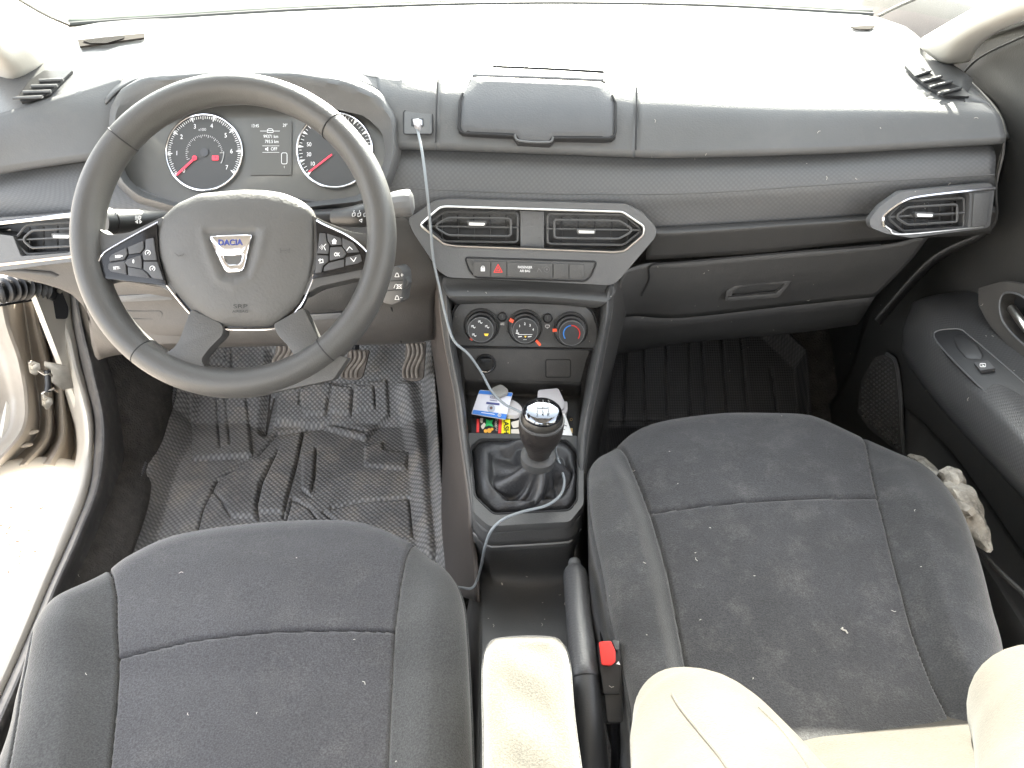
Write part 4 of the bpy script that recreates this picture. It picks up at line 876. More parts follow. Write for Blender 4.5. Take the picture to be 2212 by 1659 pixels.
tube('chrome_line', [wp.m(a, b, .0155) for a, b in catmull([(352, 604), (376, 636), (412, 678), (445, 702), (480, 711), (584, 711), (616, 699), (652, 656), (674, 608), (686, 590), (800, 572)], 8)], .0013, M_chrome, sw, n=8)
# emblem
pe = Plane(wp.o + wp.n * .0295, wp.n)
EO = rpoly([(451, 509), (545, 506), (541, 520), (526, 578), (521, 586), (492, 588), (484, 582), (458, 530)], 3)
EI = rpoly([(482, 553), (523, 551), (520, 565), (514, 571), (494, 572), (487, 566)], 3)
em = bezel('badge', pe, EO, EI, .0035, M_chrome, sw, deep=.0035, c=(502, 562), base=-.0005, n=120, lip=3)
prism('badge_centre', pe, EI, .0008, M_airbag, em, base=.0002)
d = Decal(pe, .0030, .0007); d.text(497, 524, "DACIA", 12.5, 1, 1.0, .02); d.build('lettering', M_navy, em)
pm_ = Plane(wp.o + wp.n * .0305, wp.n)
d = Decal(pm_, .0010, .0003); d.arc(387, 548, 5, 200, 330, 1.6).stroke([(377, 546), (384, 552)], 1.5).stroke([(397, 548), (393, 553)], 1.4); d.build('horn_mark', M_low, ab)
d = Decal(pm_, .0010, .0003); d.stroke([(606, 542), (626, 540)], 1.5).stroke([(606, 536), (606, 546)], 1.5).stroke([(626, 536), (624, 546)], 1.5); d.build('horn_mark', M_low, ab)
pm2 = Plane(wp.o + wp.n * .0285, wp.n)
d = Decal(pm2, .0012, .0003); d.text(519, 662, "SRP", 9, 0, 1.6, .0).text(519, 673, "AIRBAG", 5.5, 0, 1.3, .01); d.build('airbag_lettering', mat('moulded_mark', (.018, .018, .018), .5), ab)
# button pods
PLo = rpoly([(204, 592), (212, 562), (228, 543), (286, 508), (338, 482), (344, 560), (360, 616), (300, 610), (212, 600)], [6, 12, 14, 10, 4, 10, 4, 10, 6])
PRo = rpoly([(682, 474), (700, 484), (755, 512), (790, 540), (806, 566), (800, 577), (740, 590), (674, 602), (686, 560)], [4, 10, 12, 14, 8, 6, 10, 4, 10])
pdl = prism('switch_pod', wp, PLo, .010, M_gloss, sw, base=.010, bevel=.002)
pdr = prism('switch_pod', wp, PRo, .010, M_gloss, sw, base=.010, bevel=.002)
tube('pod_chrome', [wp.m(a, b, .0200) for a, b in catmull([(212, 598), (205, 590), (214, 562), (230, 543), (290, 508), (342, 480)], 8)], .0012, M_chrome, sw, n=8)
tube('pod_chrome', [wp.m(a, b, .0200) for a, b in catmull([(684, 476), (702, 486), (752, 510), (788, 538), (805, 566)], 8)], .0012, M_chrome, sw, n=8)
pb_ = Plane(wp.o + wp.n * .020, wp.n); M_btn = mat('button_grey', (.050, .050, .052), .5, bump=.2, bscale=500)
LB = [[(236, 556), (242, 549), (272, 535), (275, 548), (268, 560), (236, 565)], [(276, 534), (309, 520), (310, 537), (302, 546), (278, 549)], [(314, 517), (331, 513), (338, 562), (310, 562), (307, 545), (314, 537)],
      [(234, 569), (268, 564), (271, 572), (273, 593), (238, 586), (233, 580)], [(275, 560), (303, 551), (306, 562), (306, 580), (276, 575), (269, 567)], [(276, 577), (306, 583), (316, 590), (324, 601), (277, 595)], [(310, 565), (339, 565), (353, 604), (330, 601), (318, 587), (310, 582)]]
for q in LB: prism('button', pb_, rpoly(q, 2), .0022, M_btn, pdl, bevel=.0006)
RB = [[(690, 503), (703, 504), (705, 520), (711, 530), (709, 548), (685, 547)], [(706, 504), (736, 514), (738, 528), (715, 530), (708, 520)], [(739, 514), (762, 524), (776, 544), (750, 546), (740, 532)],
      [(685, 551), (709, 552), (709, 564), (697, 574), (694, 588), (680, 590)], [(713, 534), (738, 533), (748, 548), (742, 556), (712, 563)], [(700, 577), (710, 568), (743, 560), (743, 576), (699, 586)], [(747, 556), (778, 549), (782, 564), (772, 569), (746, 574)]]
for q in RB: prism('button', pb_, rpoly(q, 2), .0022, M_btn, pdr, bevel=.0006)
d = Decal(pb_, .0023); d.text(257, 554, "RES/+", 6, 5, .85, .02).text(252, 579, "SET/-", 6, 3, .85, .02).text(288, 565, "0", 8, 0, .7, .02)
for x, y in ((319, 546), (329, 580)): d.arc(x, y, 5.5, -60, 230, 1.2).stroke([(x - 1, y + 1), (x + 4, y - 3)], 1.2).disc(x, y + 1, 1.3, 8)
d.build('symbols', M_white, pdl)
d = Decal(pb_, .0023); d.text(728, 550, "OK", 8, 0, .75, .02)
d.poly([(716, 521), (722, 515), (728, 521), (726, 521), (726, 527), (718, 527), (718, 521)]).stroke([(749, 541), (755, 533), (761, 539)], 1.4).stroke([(757, 557), (764, 565), (769, 556)], 1.4)
d.stroke([(688, 562), (697, 560), (698, 567), (690, 568)], 1.4).poly([(687, 562), (692, 558), (692, 566)]).stroke([(704, 527), (699, 532), (703, 540)], 1.4).arc(690, 534, 4, -50, 50, 1).arc(690, 534, 7, -50, 50, 1).arc(689, 534, 1.5, -50, 50, 1)
d.build('symbols', M_white, pdr)

# ================================================================== CENTRE CONSOLE
cons = thing('centre_console', 'dark grey centre console with climate knobs, open tray and gear surround', 'centre console', (0, .85, 0))
Lc = {  # left: floor edge, mid wall, shoulder, crest, inner
 'a': [P(905, 610, x=-.175), P(920, 670, x=-.165), P(934, 753, x=-.155), P(948, 853, x=-.15), P(957, 953, z=.04), P(952, 1106, z=.03), P(965, 1300, z=.02), P(950, 1700, z=.02)],
 'c': [P(946, 592, 1.03), P(948, 615, 1.0), P(952, 660, .975), P(965, 753, .94), P(985, 853, .88), P(999, 953, .82), P(1018, 1085, .745), P(1020, 1140, .72)],
 'd': [P(966, 598, 1.02), P(966, 630, .978), P(968, 670, .955), P(975, 753, .925), P(994, 853, .865), P(1007, 953, .815), P(1022, 1080, .742), P(1026, 1110, .73)],
 'e': [P(985, 640, 1.0), P(976, 690, .985), P(984, 753, .965), P(1000, 853, .90), P(1011, 953, .825), P(1026, 1080, .745), P(1030, 1104, .735)]}
cu = lambda l, n=30: resample(catmull(l, 8), n)
a_, c2, d_, e_ = cu(Lc['a'][:7]), cu(Lc['c'] + [P(1030, 1210, .70), P(1034, 1300, .65)]), cu(Lc['d']), cu(Lc['e'])
loft('console_flank', [a_, (a_ * .45 + c2 * .55) + np.array([-.004, 0, .012]), c2], mat('flank_bounce_tint', (.060, .050, .045), .5, dust=.05, **GR), cons, nu=50, nv=6)  # door side only: warm ground bounce put into the plastic's colour
loft('console_rail', [cu(Lc['c']), cu(Lc['c']) * .5 + d_ * .5 + np.array([0, -.002, .003]), d_, e_], M_cons, cons, nu=60, nv=4)
Rc = {'c': [P(1326, 600, 1.03), P(1324, 625, .995), P(1320, 670, .972), P(1304, 760, .94), P(1285, 853, .88), P(1266, 953, .82), P(1260, 1085, .745), P(1256, 1110, .73)],
      'd': [P(1314, 604, 1.02), P(1311, 632, .98), P(1307, 690, .955), P(1294, 760, .925), P(1275, 853, .865), P(1256, 953, .815), P(1254, 1080, .742), P(1250, 1105, .733)],
      'e': [P(1300, 610, 1.03), P(1299, 645, 1.0), P(1294, 700, .985), P(1282, 760, .965), P(1266, 853, .90), P(1249, 953, .825), P(1249, 1080, .745), P(1244, 1100, .738)]}
rc, rd, re = cu(Rc['c']), cu(Rc['d']), cu(Rc['e'])
ra = cu([P(1360, 640, x=.19), P(1340, 720, x=.185), P(1318, 820, x=.18), P(1300, 920, z=.03), P(1290, 1040, z=.02), P(1300, 1150, z=.02), P(1320, 1300, z=.02)])
rc2 = cu(Rc['c'] + [P(1246, 1150, .72), P(1242, 1210, .70), P(1240, 1300, .65)])
loft('console_flank', [rc2, rc2 * .55 + ra * .45 + np.array([.004, 0, .012]), ra], M_cons2, cons, nu=50, nv=6)
loft('console_rail', [re, rd, rc * .5 + rd * .5 + np.array([0, -.002, .003]), rc], M_cons, cons, nu=60, nv=4)
# brow between dash and climate
loft('console_brow', [[P(958, 598, .995), P(1150, 606, .995), P(1326, 616, .995)], [P(955, 618, .985), P(1150, 620, .985), P(1330, 632, .985)], [P(968, 640, .965), P(1150, 640, .965), P(1312, 652, .965)], [P(985, 655, .975), P(1150, 652, .975), P(1290, 664, .975)]], M_cons, cons, nu=40, nv=4)
pcl = Plane(P(1134, 706, y=.975), (0, -.95, .30))
clim = prism('climate_panel', pcl, rpoly([(996, 653), (1140, 655), (1262, 660), (1280, 676), (1291, 712), (1286, 752), (1140, 750), (982, 746), (972, 714), (982, 670)], 8), .010, M_cons, cons, base=-.006, bevel=.002)
tube('panel_gap', [pcl.m(a, b, .002) for a, b in rpoly([(994, 651), (1140, 653), (1264, 658), (1283, 675), (1294, 712), (1289, 755), (1140, 753), (980, 749), (969, 714), (979, 669)], 8)], .0013, M_seam, cons, closed=True, n=6)
def knob(cx, cy_, mark):
    k = lathe('knob', pcl.m(cx, cy_, .004), pcl.n, [(.0265, 0), (.0265, .002), (.0235, .003), (.0235, .010), (.0225, .012), (.0195, .0125), (.0190, .024), (.0180, .0262), (.0165, .0262)], M_black, clim, n=48)
    lathe('knob_ring', pcl.m(cx, cy_, .004), pcl.n, [(.0272, 0), (.0272, .003), (.0258, .0045), (.0245, .003)], M_cons, clim, n=48)
    tube('knob_edge', [pcl.m(cx, cy_, .004) + pcl.n * .0255 + (pcl.u * math.cos(t) + pcl.v * math.sin(t)) * .0185 for t in np.linspace(0, 2 * math.pi, 49)[:-1]], .0008, M_bezel, clim, closed=True, n=5)
    return k
kp = Plane(pcl.o + pcl.n * .0303, pcl.n)
for cx, cy_ in ((1040, 704), (1134, 706), (1232, 711)): knob(cx, cy_, 0)
def kx(cx, cy_): return kp.px(pcl.m(cx, cy_, .004) + pcl.n * .0263)
a0, b0 = kx(1040, 704); d = Decal(kp, .0002)
def vicon(d, x, y): d.disc(x - 2, y - 2, 1.4, 8).stroke([(x - 2, y), (x + 1, y + 3), (x + 3, y + 1)], 1.2).stroke([(x - 5, y - 3), (x - 5, y + 1)], .9)
for dx, dy in ((0, -17), (-15, -7), (15, -7), (-13, 11)): vicon(d, a0 + dx, b0 + dy)
d.build('symbols', M_glow, clim)
d = Decal(kp, .0002); d.poly([(a0 + 7, b0 + 8), (a0 + 17, b0 + 8), (a0 + 15, b0 + 13), (a0 + 9, b0 + 13)]); d.build('demist_mark', M_yel, clim)
a1, b1 = kx(1134, 706); d = Decal(kp, .0002)
for i, (t, s) in enumerate(zip((172, 132, 93, 55, 18), "01234")): d.text(a1 + 18 * math.cos(R(t)), b1 - 18 * math.sin(R(t)) + 3, s, 5.4, 0, .8, .02)
d.stroke([(a1 - 16, b1 + 8), (a1 + 15, b1 + 8)], .9).stroke([(a1 - 15, b1 + 13), (a1 - 8, b1 + 12)], 1.6).stroke([(a1 + 6, b1 + 13), (a1 + 13, b1 + 12)], 1.6).stroke([(a1 - 4, b1 + 19), (a1 + 3, b1 + 19)], .7); d.stroke([(a1 - 20, b1 + 5), (a1 - 14, b1 + 5)], 1.8); d.build('symbols', M_glow, clim)
d = Decal(kp, .0002); d.poly([(a1 - 2, b1 + 11), (a1 + 3, b1 + 11), (a1, b1 + 15)]); d.build('demist_mark', M_yel, clim)
a2, b2 = kx(1232, 711); d = Decal(kp, .0002); d.arc(a2, b2 + 1, 17.5, 215, 145, 2.4).arc(a2, b2 + 1, 17.5, 138, 98, 2.4); d.build('cold_mark', M_blue, clim)
d = Decal(kp, .0002); d.arc(a2, b2 + 1, 17.5, 90, 50, 2.4).arc(a2, b2 + 1, 17.5, 42, -35, 2.4); d.build('hot_mark', M_redm, clim)
M_orr = mat('pointer_red', (.85, .09, .03), .4)
def pointer(cx, cy_, ang_, r0, r1, w=6):
    c_, s_ = math.cos(R(ang_)), -math.sin(R(ang_)); px_, py_ = -s_, c_
    prism('pointer', Plane(pcl.o + pcl.n * .014, pcl.n), [(cx + r0 * c_ + w / 2 * px_, cy_ + r0 * s_ + w / 2 * py_), (cx + r1 * c_ + w / 2 * px_, cy_ + r1 * s_ + w / 2 * py_), (cx + r1 * c_ - w / 2 * px_, cy_ + r1 * s_ - w / 2 * py_), (cx + r0 * c_ - w / 2 * px_, cy_ + r0 * s_ - w / 2 * py_)], .004, M_orr, clim, base=.002)
pointer(1039, 706, 233, 27, 36); pointer(1133, 707, 153, 27, 36, 7); pointer(1135, 708, -50, 36, 50, 5); pointer(1231, 712, 183, 28, 37)
for cx, cy_ in ((1085, 684), (1183, 687)):
    lathe('push_button', pcl.m(cx, cy_, .004), pcl.n, [(.0072, 0), (.0072, .003), (.0058, .004), (.0052, .003), (.0010, .003)], M_black, clim, n=24)
    prism('button_lamp', pcl, rect(cx - 1.2, cy_ - 4, cx + 1.2, cy_ + 3), .0005, M_cons, clim, base=.0072)
d = Decal(pcl, .0042); d.text(1085, 700, "A/C", 5, 0, .8, .02).stroke(rpoly(rect(1178, 702, 1187, 707), 2), 1, True).stroke([(1181, 709), (1184, 709)], 1); d.build('lettering', M_white, clim)
# socket panel under the knobs
psk = Plane(P(1134, 790, y=.960), (0, -.97, .22))
skp = prism('socket_panel', psk, rpoly([(996, 752), (1274, 757), (1266, 780), (1254, 826), (1004, 820), (1000, 790)], 4), .006, M_cons2, cons, base=-.004, bevel=.0015)
lathe('lighter_socket', psk.m(1049, 785, .002), psk.n, [(.0160, 0), (.0160, .003), (.0145, .0045), (.0125, .004), (.0115, -.004), (.001, -.006)], M_black, skp, n=40)
tube('socket_glint', [psk.m(1049 + 17 * math.cos(t), 787 + 17 * math.sin(t), .007) for t in np.linspace(.25, 2.2, 14)], .0009, M_chrome, skp, n=6)
prism('socket_flap', psk, rpoly([(1038, 775), (1062, 775), (1060, 783), (1040, 783)], 2), .012, M_black, skp, base=.0, bevel=.002)
tube('cover_gap', [psk.m(a, b, .0023) for a, b in rpoly(rect(1179, 777, 1232, 815), 4)], .0009, M_seam, skp, closed=True, n=6)
# tray
tz = .366
tr = [[P(1003, 818, y=.960), P(1130, 822, y=.960), P(1256, 826, y=.960)], [P(1004, 850, y=.972), P(1130, 852, y=.972), P(1254, 856, y=.972)], [P(1008, 872, z=tz + .004), P(1130, 874, z=tz + .004), P(1252, 876, z=tz + .004)], [P(1010, 945, z=tz), P(1130, 946, z=tz), P(1250, 948, z=tz)]]
loft('tray', tr, M_cons2, cons, nu=20, nv=5)
loft('tray_wall', [cu(Lc['e'])[8:22], cu([P(990, 760, .98), P(1000, 860, z=tz), P(1012, 950, z=tz)])[4:24:1][:14]], M_cons2, cons, nu=20, nv=4)
loft('tray_wall', [cu(Rc['e'])[8:22], cu([P(1276, 765, .98), P(1262, 860, z=tz), P(1247, 955, z=tz)])[4:24:1][:14]], M_cons2, cons, nu=20, nv=4)
# gear surround
pbt = Plane(P(1135, 1025, z=.372), (0, -.10, .995))
BO = rpoly([(1006, 934), (1250, 940), (1262, 1000), (1262, 1090), (1232, 1128), (1056, 1138), (1022, 1108), (1014, 1010)], 8)
BI = rpoly([(1036, 948), (1225, 950), (1248, 976), (1247, 1080), (1230, 1102), (1066, 1110), (1026, 1072), (1016, 966)], 8)
gsd = bezel('gear_surround', pbt, BO, BI, .012, M_cons, cons, deep=.030, c=(1134, 1028), base=-.004)
tube('panel_gap', [pbt.m(a, b, .0085) for a, b in resample(BI, 120, True)], .0013, M_seam, cons, closed=True, n=6)
b = MB()
fr_ = [(1022, 1108), (1056, 1138), (1140, 1134), (1232, 1128), (1256, 1100)]
s0 = [pbt.m(a, q, -.004) for a, q in fr_]; s1_ = [p + np.array([0, -.006, -.028]) for p in s0]
loft('console_front', [s0, s1_], M_cons, cons, nu=30, nv=3)
tube('panel_gap', [p + np.array([0, -.003, 0]) for p in resample(s1_, 30)], .0013, mat('gap_glint', (.2, .2, .2), .4), cons, n=6)
low = [P(a, q, y=y) for a, q, y in [(1030, 1215, .725), (1060, 1235, .70), (1140, 1238, .695), (1225, 1235, .70), (1240, 1215, .72)]]
tun = [P(a, q, z=.245) for a, q in [(1037, 1290), (1060, 1290), (1140, 1290), (1225, 1290), (1238, 1290)]]
tun2 = [P(a, q, z=.255) for a, q in [(1038, 1380), (1060, 1380), (1140, 1380), (1225, 1380), (1245, 1380)]]
tun3 = [P(a, q, z=.25) for a, q in [(1030, 1700), (1060, 1700), (1140, 1700), (1235, 1700), (1270, 1700)]]
tun4 = [P(a, q, z=.24) for a, q in [(1000, 2100), (1060, 2100), (1140, 2100), (1255, 2100), (1330, 2100)]]
loft('console_tunnel', [[p + np.array([0, 0, -.002]) for p in s1_], low, tun, tun2, tun3, tun4], M_cons, cons, nu=30, nv=6, smooth_u=False)
loft('tunnel_side', [[t[0] for t in (low, tun, tun2, tun3, tun4)], [t[0] + np.array([-.03, 0, -.20]) for t in (low, tun, tun2, tun3, tun4)]], M_cons2, cons, nu=20, nv=3)
loft('tunnel_side', [[t[-1] for t in (low, tun, tun2, tun3, tun4)], [t[-1] + np.array([.05, 0, -.20]) for t in (low, tun, tun2, tun3, tun4)]], M_cons2, cons, nu=20, nv=3)

# ================================================================== GEAR LEVER
gc = P(1163, 985, y=.758); gk = P(1172, 900, y=.765)
ax = np.array([.004, -.012, .10]); ax /= np.linalg.norm(ax)
gear = thing('gear_lever', 'gear lever with leather knob, chrome shift pattern cap and creased boot', 'gear lever', (gc[0], gc[1], .35))
# boot
NB = 96; bt = []
BIr = byangle(BI, (1134, 1028), NB); bw = np.array([pbt.m(a, q, -.004) for a, q in BIr]); bcen = np.array([gc[0], gc[1], gc[2]])
for i in range(27):
    s = i / 26.0; ring_ = []
    for k in range(NB):
        a = -math.pi + 2 * math.pi * k / NB; e = np.array([math.cos(a), -math.sin(a), 0]); topp = bcen + e * .019 + np.array([0, 0, -.012])
        q = s ** .60; base_ = bw[k] * (1 - q) + topp * q
        z0 = bw[k][2]; zt = topp[2]
        sag = (zt - z0) * (s ** 2.1); zz_ = z0 + sag + .014 * math.sin(min(1, s * 4) * math.pi) * .9
        fold = .0065 * math.sin(a * 4 + 1.1 + s * 2.0) * math.sin(s * math.pi) ** .7 + .004 * math.sin(a * 9 + 3 * s) * math.sin(s * math.pi)
        p = np.array([base_[0], base_[1], zz_]) + e * fold + np.array([0, 0, fold * .9]); ring_.append(p)
    bt.append(ring_)
Vb = np.array(bt).reshape(-1, 3); Fb = [(i * NB + k, i * NB + (k + 1) % NB, (i + 1) * NB + (k + 1) % NB, (i + 1) * NB + k) for i in range(26) for k in range(NB)]
obj('boot', Vb, Fb, M_boot, gear, solid=.0015, sharp=80)
lathe('collar', gc + ax * -.016, ax, [(.0175, 0), (.0225, .004), (.0240, .012), (.0235, .018), (.020, .021), (.0165, .022)], M_cons, gear)
kb = gc + ax * .004
lathe('knob', kb, ax, [(.0150, 0), (.0165, .006), (.0185, .014), (.0225, .024), (.0268, .036), (.0288, .048), (.0290, .056), (.0278, .064)], M_knob, gear, n=56)
lathe('knob_ring', kb + ax * .062, ax, [(.0285, 0), (.0292, .002), (.0285, .004), (.0275, .004)], M_bezel, gear, n=56)
lathe('knob_band', kb + ax * .064, ax, [(.0272, 0), (.0272, .004), (.0260, .009), (.0245, .012)], mat('brushed_band', (.05, .048, .045), .35, .5), gear, n=56)
lathe('knob_cap', kb + ax * .074, ax, [(.0245, 0), (.0250, .002), (.0240, .0055), (.0215, .0085), (.0190, .0098), (.012, .0108), (.005, .0112), (.0005, .0113)], mat('mirror_cap', (.16, .17, .19), .06, 1.0), gear, n=64)
ktop = kb + ax * .0853; pkt = Plane(ktop, ax); kx_, ky_ = pkt.px(ktop)
d = Decal(pkt, .0010, .0004); u = 12
for x in (-u, 0, u): d.stroke([(kx_ + x, ky_ - 8), (kx_ + x, ky_ + 6)], 1.5)
d.stroke([(kx_ - u, ky_ - 1), (kx_ + u, ky_ - 1)], 1.5)
for x, t_, y in ((-u, '1', -13), (0, '3', -13), (u, '5', -13), (-u, '2', 12), (0, '4', 12), (u, 'R', 12)): d.text(kx_ + x * 1.05, ky_ + y, t_, 6.5, 0, 1.15, .01)
d.build('shift_pattern', mat('shift_ink', (.02, .02, .02), .4), gear)

# ================================================================== TRAY CONTENTS
def flat(name, label, cat, pts, z, t, m, r=3, tilt=(0, 0, 1), group=None, base=0.0):
    cxp = np.mean([p[0] for p in pts]); cyp = np.mean([p[1] for p in pts]); pl = Plane(P(cxp, cyp, z=z), tilt)
    o = thing(name, label, cat, P(cxp, cyp, z=z), group); b_ = prism('body', pl, rpoly(pts, r), t, m, o, base=base, bevel=min(t * .3, .001)); return o, pl, b_
M_blk2 = mat('box_black', (.015, .015, .017), .4)
o, pl, b_ = flat('flat_box', 'black printed packet with yellow flash lettering lying in the tray', 'packet', [(1018, 893), (1160, 897), (1160, 940), (1018, 936)], .372, .012, M_blk2, 1)
P1 = Plane(pl.o + pl.n * .012, pl.n)
d = Decal(P1); d.poly([(1085, 895), (1102, 895), (1102, 937), (1083, 936)]); d.build('yellow_panel', mat('flash_yellow', (.85, .75, .02), .4), o)
d = Decal(P1, .0012); d.text(1093, 917, "FLASH", 11, -90, .95, .02); d.build('lettering', M_blk2, o)
d = Decal(P1); d.poly([(1078, 899), (1084, 899), (1083, 936), (1076, 936)]).poly([(1030, 905), (1036, 905), (1035, 934), (1029, 934)]); d.build('red_stripe', mat('red_print', (.7, .05, .05), .5), o)
d = Decal(P1); d.poly([(1050, 905), (1058, 909), (1066, 906), (1062, 914), (1066, 922), (1056, 919), (1047, 922), (1050, 914)]); d.build('green_print', mat('green_print', (.03, .45, .12), .5), o)
d = Decal(P1); d.disc(1049, 931, 4).disc(1057, 930, 5).disc(1063, 927, 3); d.build('orange_print', mat('orange_print', (.85, .42, .06), .5), o)
d = Decal(P1); d.poly(rpoly([(1038, 921), (1046, 912), (1050, 918), (1043, 928)], 3)).poly(rpoly([(1037, 903), (1044, 903), (1042, 914), (1037, 912)], 2)).text(1072, 918, "Поррег", 6, -90, .9).poly(rpoly([(1103, 912), (1135, 904), (1140, 918), (1108, 925)], 4)).poly([(1104, 927), (1138, 926), (1140, 938), (1104, 936)]); d.build('white_print', mat('cream_print', (.62, .57, .50), .5), o)
o, pl, b_ = flat('id_card', 'white card with blue bands, topmost on the packet in the tray', 'card', [(1036, 842), (1108, 848), (1092, 906), (1018, 894)], .400, .0015, mat('card_white', (.62, .62, .68), .35), 3, (0.05, -.25, .95))
P1 = Plane(pl.o + pl.n * .0015, pl.n)
d = Decal(P1); d.poly([(1022.5, 885), (1095.5, 895), (1092.5, 905), (1020, 893.5)]); d.build('blue_band', mat('card_blue', (.03, .17, .55), .4), o); d = Decal(P1); d.poly([(1036.5, 843), (1107, 849), (1105, 856), (1033.5, 850)]); d.build('blue_band', mat('card_blue', (.03, .17, .55), .4), o)
d = Decal(P1); d.poly([(1051, 868), (1079, 871), (1079, 875), (1050, 872)]).text(1066, 859, "RSZT", 5, -5, 1).stroke([(1058, 864), (1074, 866)], .8).text(1072, 853, "lll", 5, -5, 1.2); d.build('dark_print', mat('card_ink', (.05, .06, .2), .5), o)
d = Decal(P1); d.disc(1061, 882, 8.5, 24); d.build('grey_disc', mat('card_grey', (.35, .38, .45), .5), o)
d = Decal(P1, .0010); d.disc(1061, 881, 3.2, 14); d.build('dark_dot', mat('card_dot', (.12, .06, .05), .5), o)
d = Decal(P1, .0012); d.arc(1079, 896.5, 3.2, 0, 360, 1.2).arc(1079, 896.5, 1, 0, 360, 1).stroke([(1040, 891), (1068, 895)], 1.2); d.build('white_mark', M_white, o)
o, pl, b_ = flat('key_fob', 'rounded grey fob, square with soft corners, at the back of the card', 'fob', [(1060, 839), (1082, 829), (1097, 840), (1098, 848), (1076, 857), (1066, 852)], .408, .006, M_gplas, 6, (0, -.2, .97))
o, pl, b_ = flat('wall_charger', 'white plug-in charger brick standing at the back right of the tray', 'charger', [(1162, 842), (1206, 838), (1220, 868), (1218, 884), (1160, 884)], .392, .030, M_wplas, 5, (0, -.35, .93), base=-.015)
prism('plug_face', Plane(pl.o + pl.n * .015, pl.n), rpoly([(1192, 868), (1226, 866), (1227, 884), (1222, 896), (1200, 894)], 4), .012, M_wplas, o, base=-.016, bevel=.002)
prism('cord_plug', Plane(pl.o, pl.n), rpoly([(1214, 886), (1222, 884), (1225, 898), (1221, 898)], 1.5), .006, M_wplas, o, base=.0, bevel=.001)
o, pl, b_ = flat('paper_slip', 'white printed slip with dark text lines right of the gear knob', 'paper', [(1204, 890), (1221, 894), (1237, 941), (1204, 938)], .390, .0008, mat('slip_white', (.66, .66, .66), .5), 1, (0, -.1, .99))
d = Decal(Plane(pl.o + pl.n * .0008, pl.n), .0004)
for i, (x, y) in enumerate(((1214, 903), (1216, 910), (1212, 915), (1220, 918), (1216, 926), (1211, 932))): d.stroke([(x - 4, y - 1), (x + 4, y + 2)], 1.3)
d.build('print', mat('slip_ink', (.06, .06, .07), .5), o)
o, pl, b_ = flat('small_packet', 'narrow dark packet with gold print against the right tray wall', 'packet', [(1222, 897), (1237, 898), (1240, 938), (1226, 938)], .374, .010, M_blk2, 1)
d = Decal(Plane(pl.o + pl.n * .010, pl.n)); d.poly(rect(1226, 925, 1237, 935)).arc(1234, 906, 2.5, 0, 360, 1); d.build('gold_print', mat('gold_print', (.55, .38, .15), .4), o)
o, pl, b_ = flat('cloth_pad', 'crumpled white wipe between the card and the gear knob', 'wipe', [(1090, 880), (1106, 862), (1122, 872), (1130, 884), (1118, 896), (1094, 896)], .386, .008, mat('wipe_white', (.52, .50, .50), .8, bump=.8, bscale=90, bdist=.002), 6)
ec = thing('black_cord', 'thin black cord curled at the back of the tray', 'cord', P(1120, 870, z=.38))
tube('cord', catmull([P(1098, 852, z=.380), P(1112, 858, z=.384), P(1124, 872, z=.384), P(1134, 882, z=.382), P(1146, 880, z=.380), P(1150, 868, z=.380)], 6), .0022, M_black, ec, n=8)

# ================================================================== USB CABLE
cb = thing('usb_cable', 'pale grey cable from the dash socket over the console past the gear lever', 'cable', P(897, 262, y=1.05))
cp = [P(897, 262, 1.040), P(903, 285, 1.028), P(912, 330, 1.000), P(921, 400, .975), P(930, 490, .965), P(936, 560, .96), P(950, 625, .95), P(962, 680, .94), P(980, 735, .925), P(1012, 765, .92), P(1040, 805, .91), P(1062, 845, .885), P(1090, 873, .865), P(1120, 888, .845), P(1145, 905, .825), P(1175, 935, .795), P(1196, 960, .775)]
cp += [P(1203, 985, z=.395), P(1213, 1015, z=.39), P(1219, 1042, z=.388), P(1210, 1070, z=.388), P(1180, 1092, z=.388), P(1130, 1105, z=.388), P(1090, 1120, z=.388), P(1062, 1145, z=.378), P(1048, 1180, z=.345), P(1040, 1220, z=.30), P(1030, 1255, z=.27), P(1018, 1271, z=.27), P(1000, 1270, z=.27), P(985, 1268, z=.24)]
tube('cord', catmull(cp, 8), .0019, M_cable, cb, n=10)
ppl = Plane(P(898, 262, y=1.042), (0, -.7, .7))
prism('plug', ppl, rpoly([(891, 257), (905, 255), (909, 266), (904, 276), (894, 268)], 2), .012, M_wplas, cb, base=.0, bevel=.002)
prism('plug_shell', ppl, rpoly([(900, 256), (912, 259), (912, 270), (903, 270)], 1), .006, M_chrome, cb, base=.0, bevel=.0005)

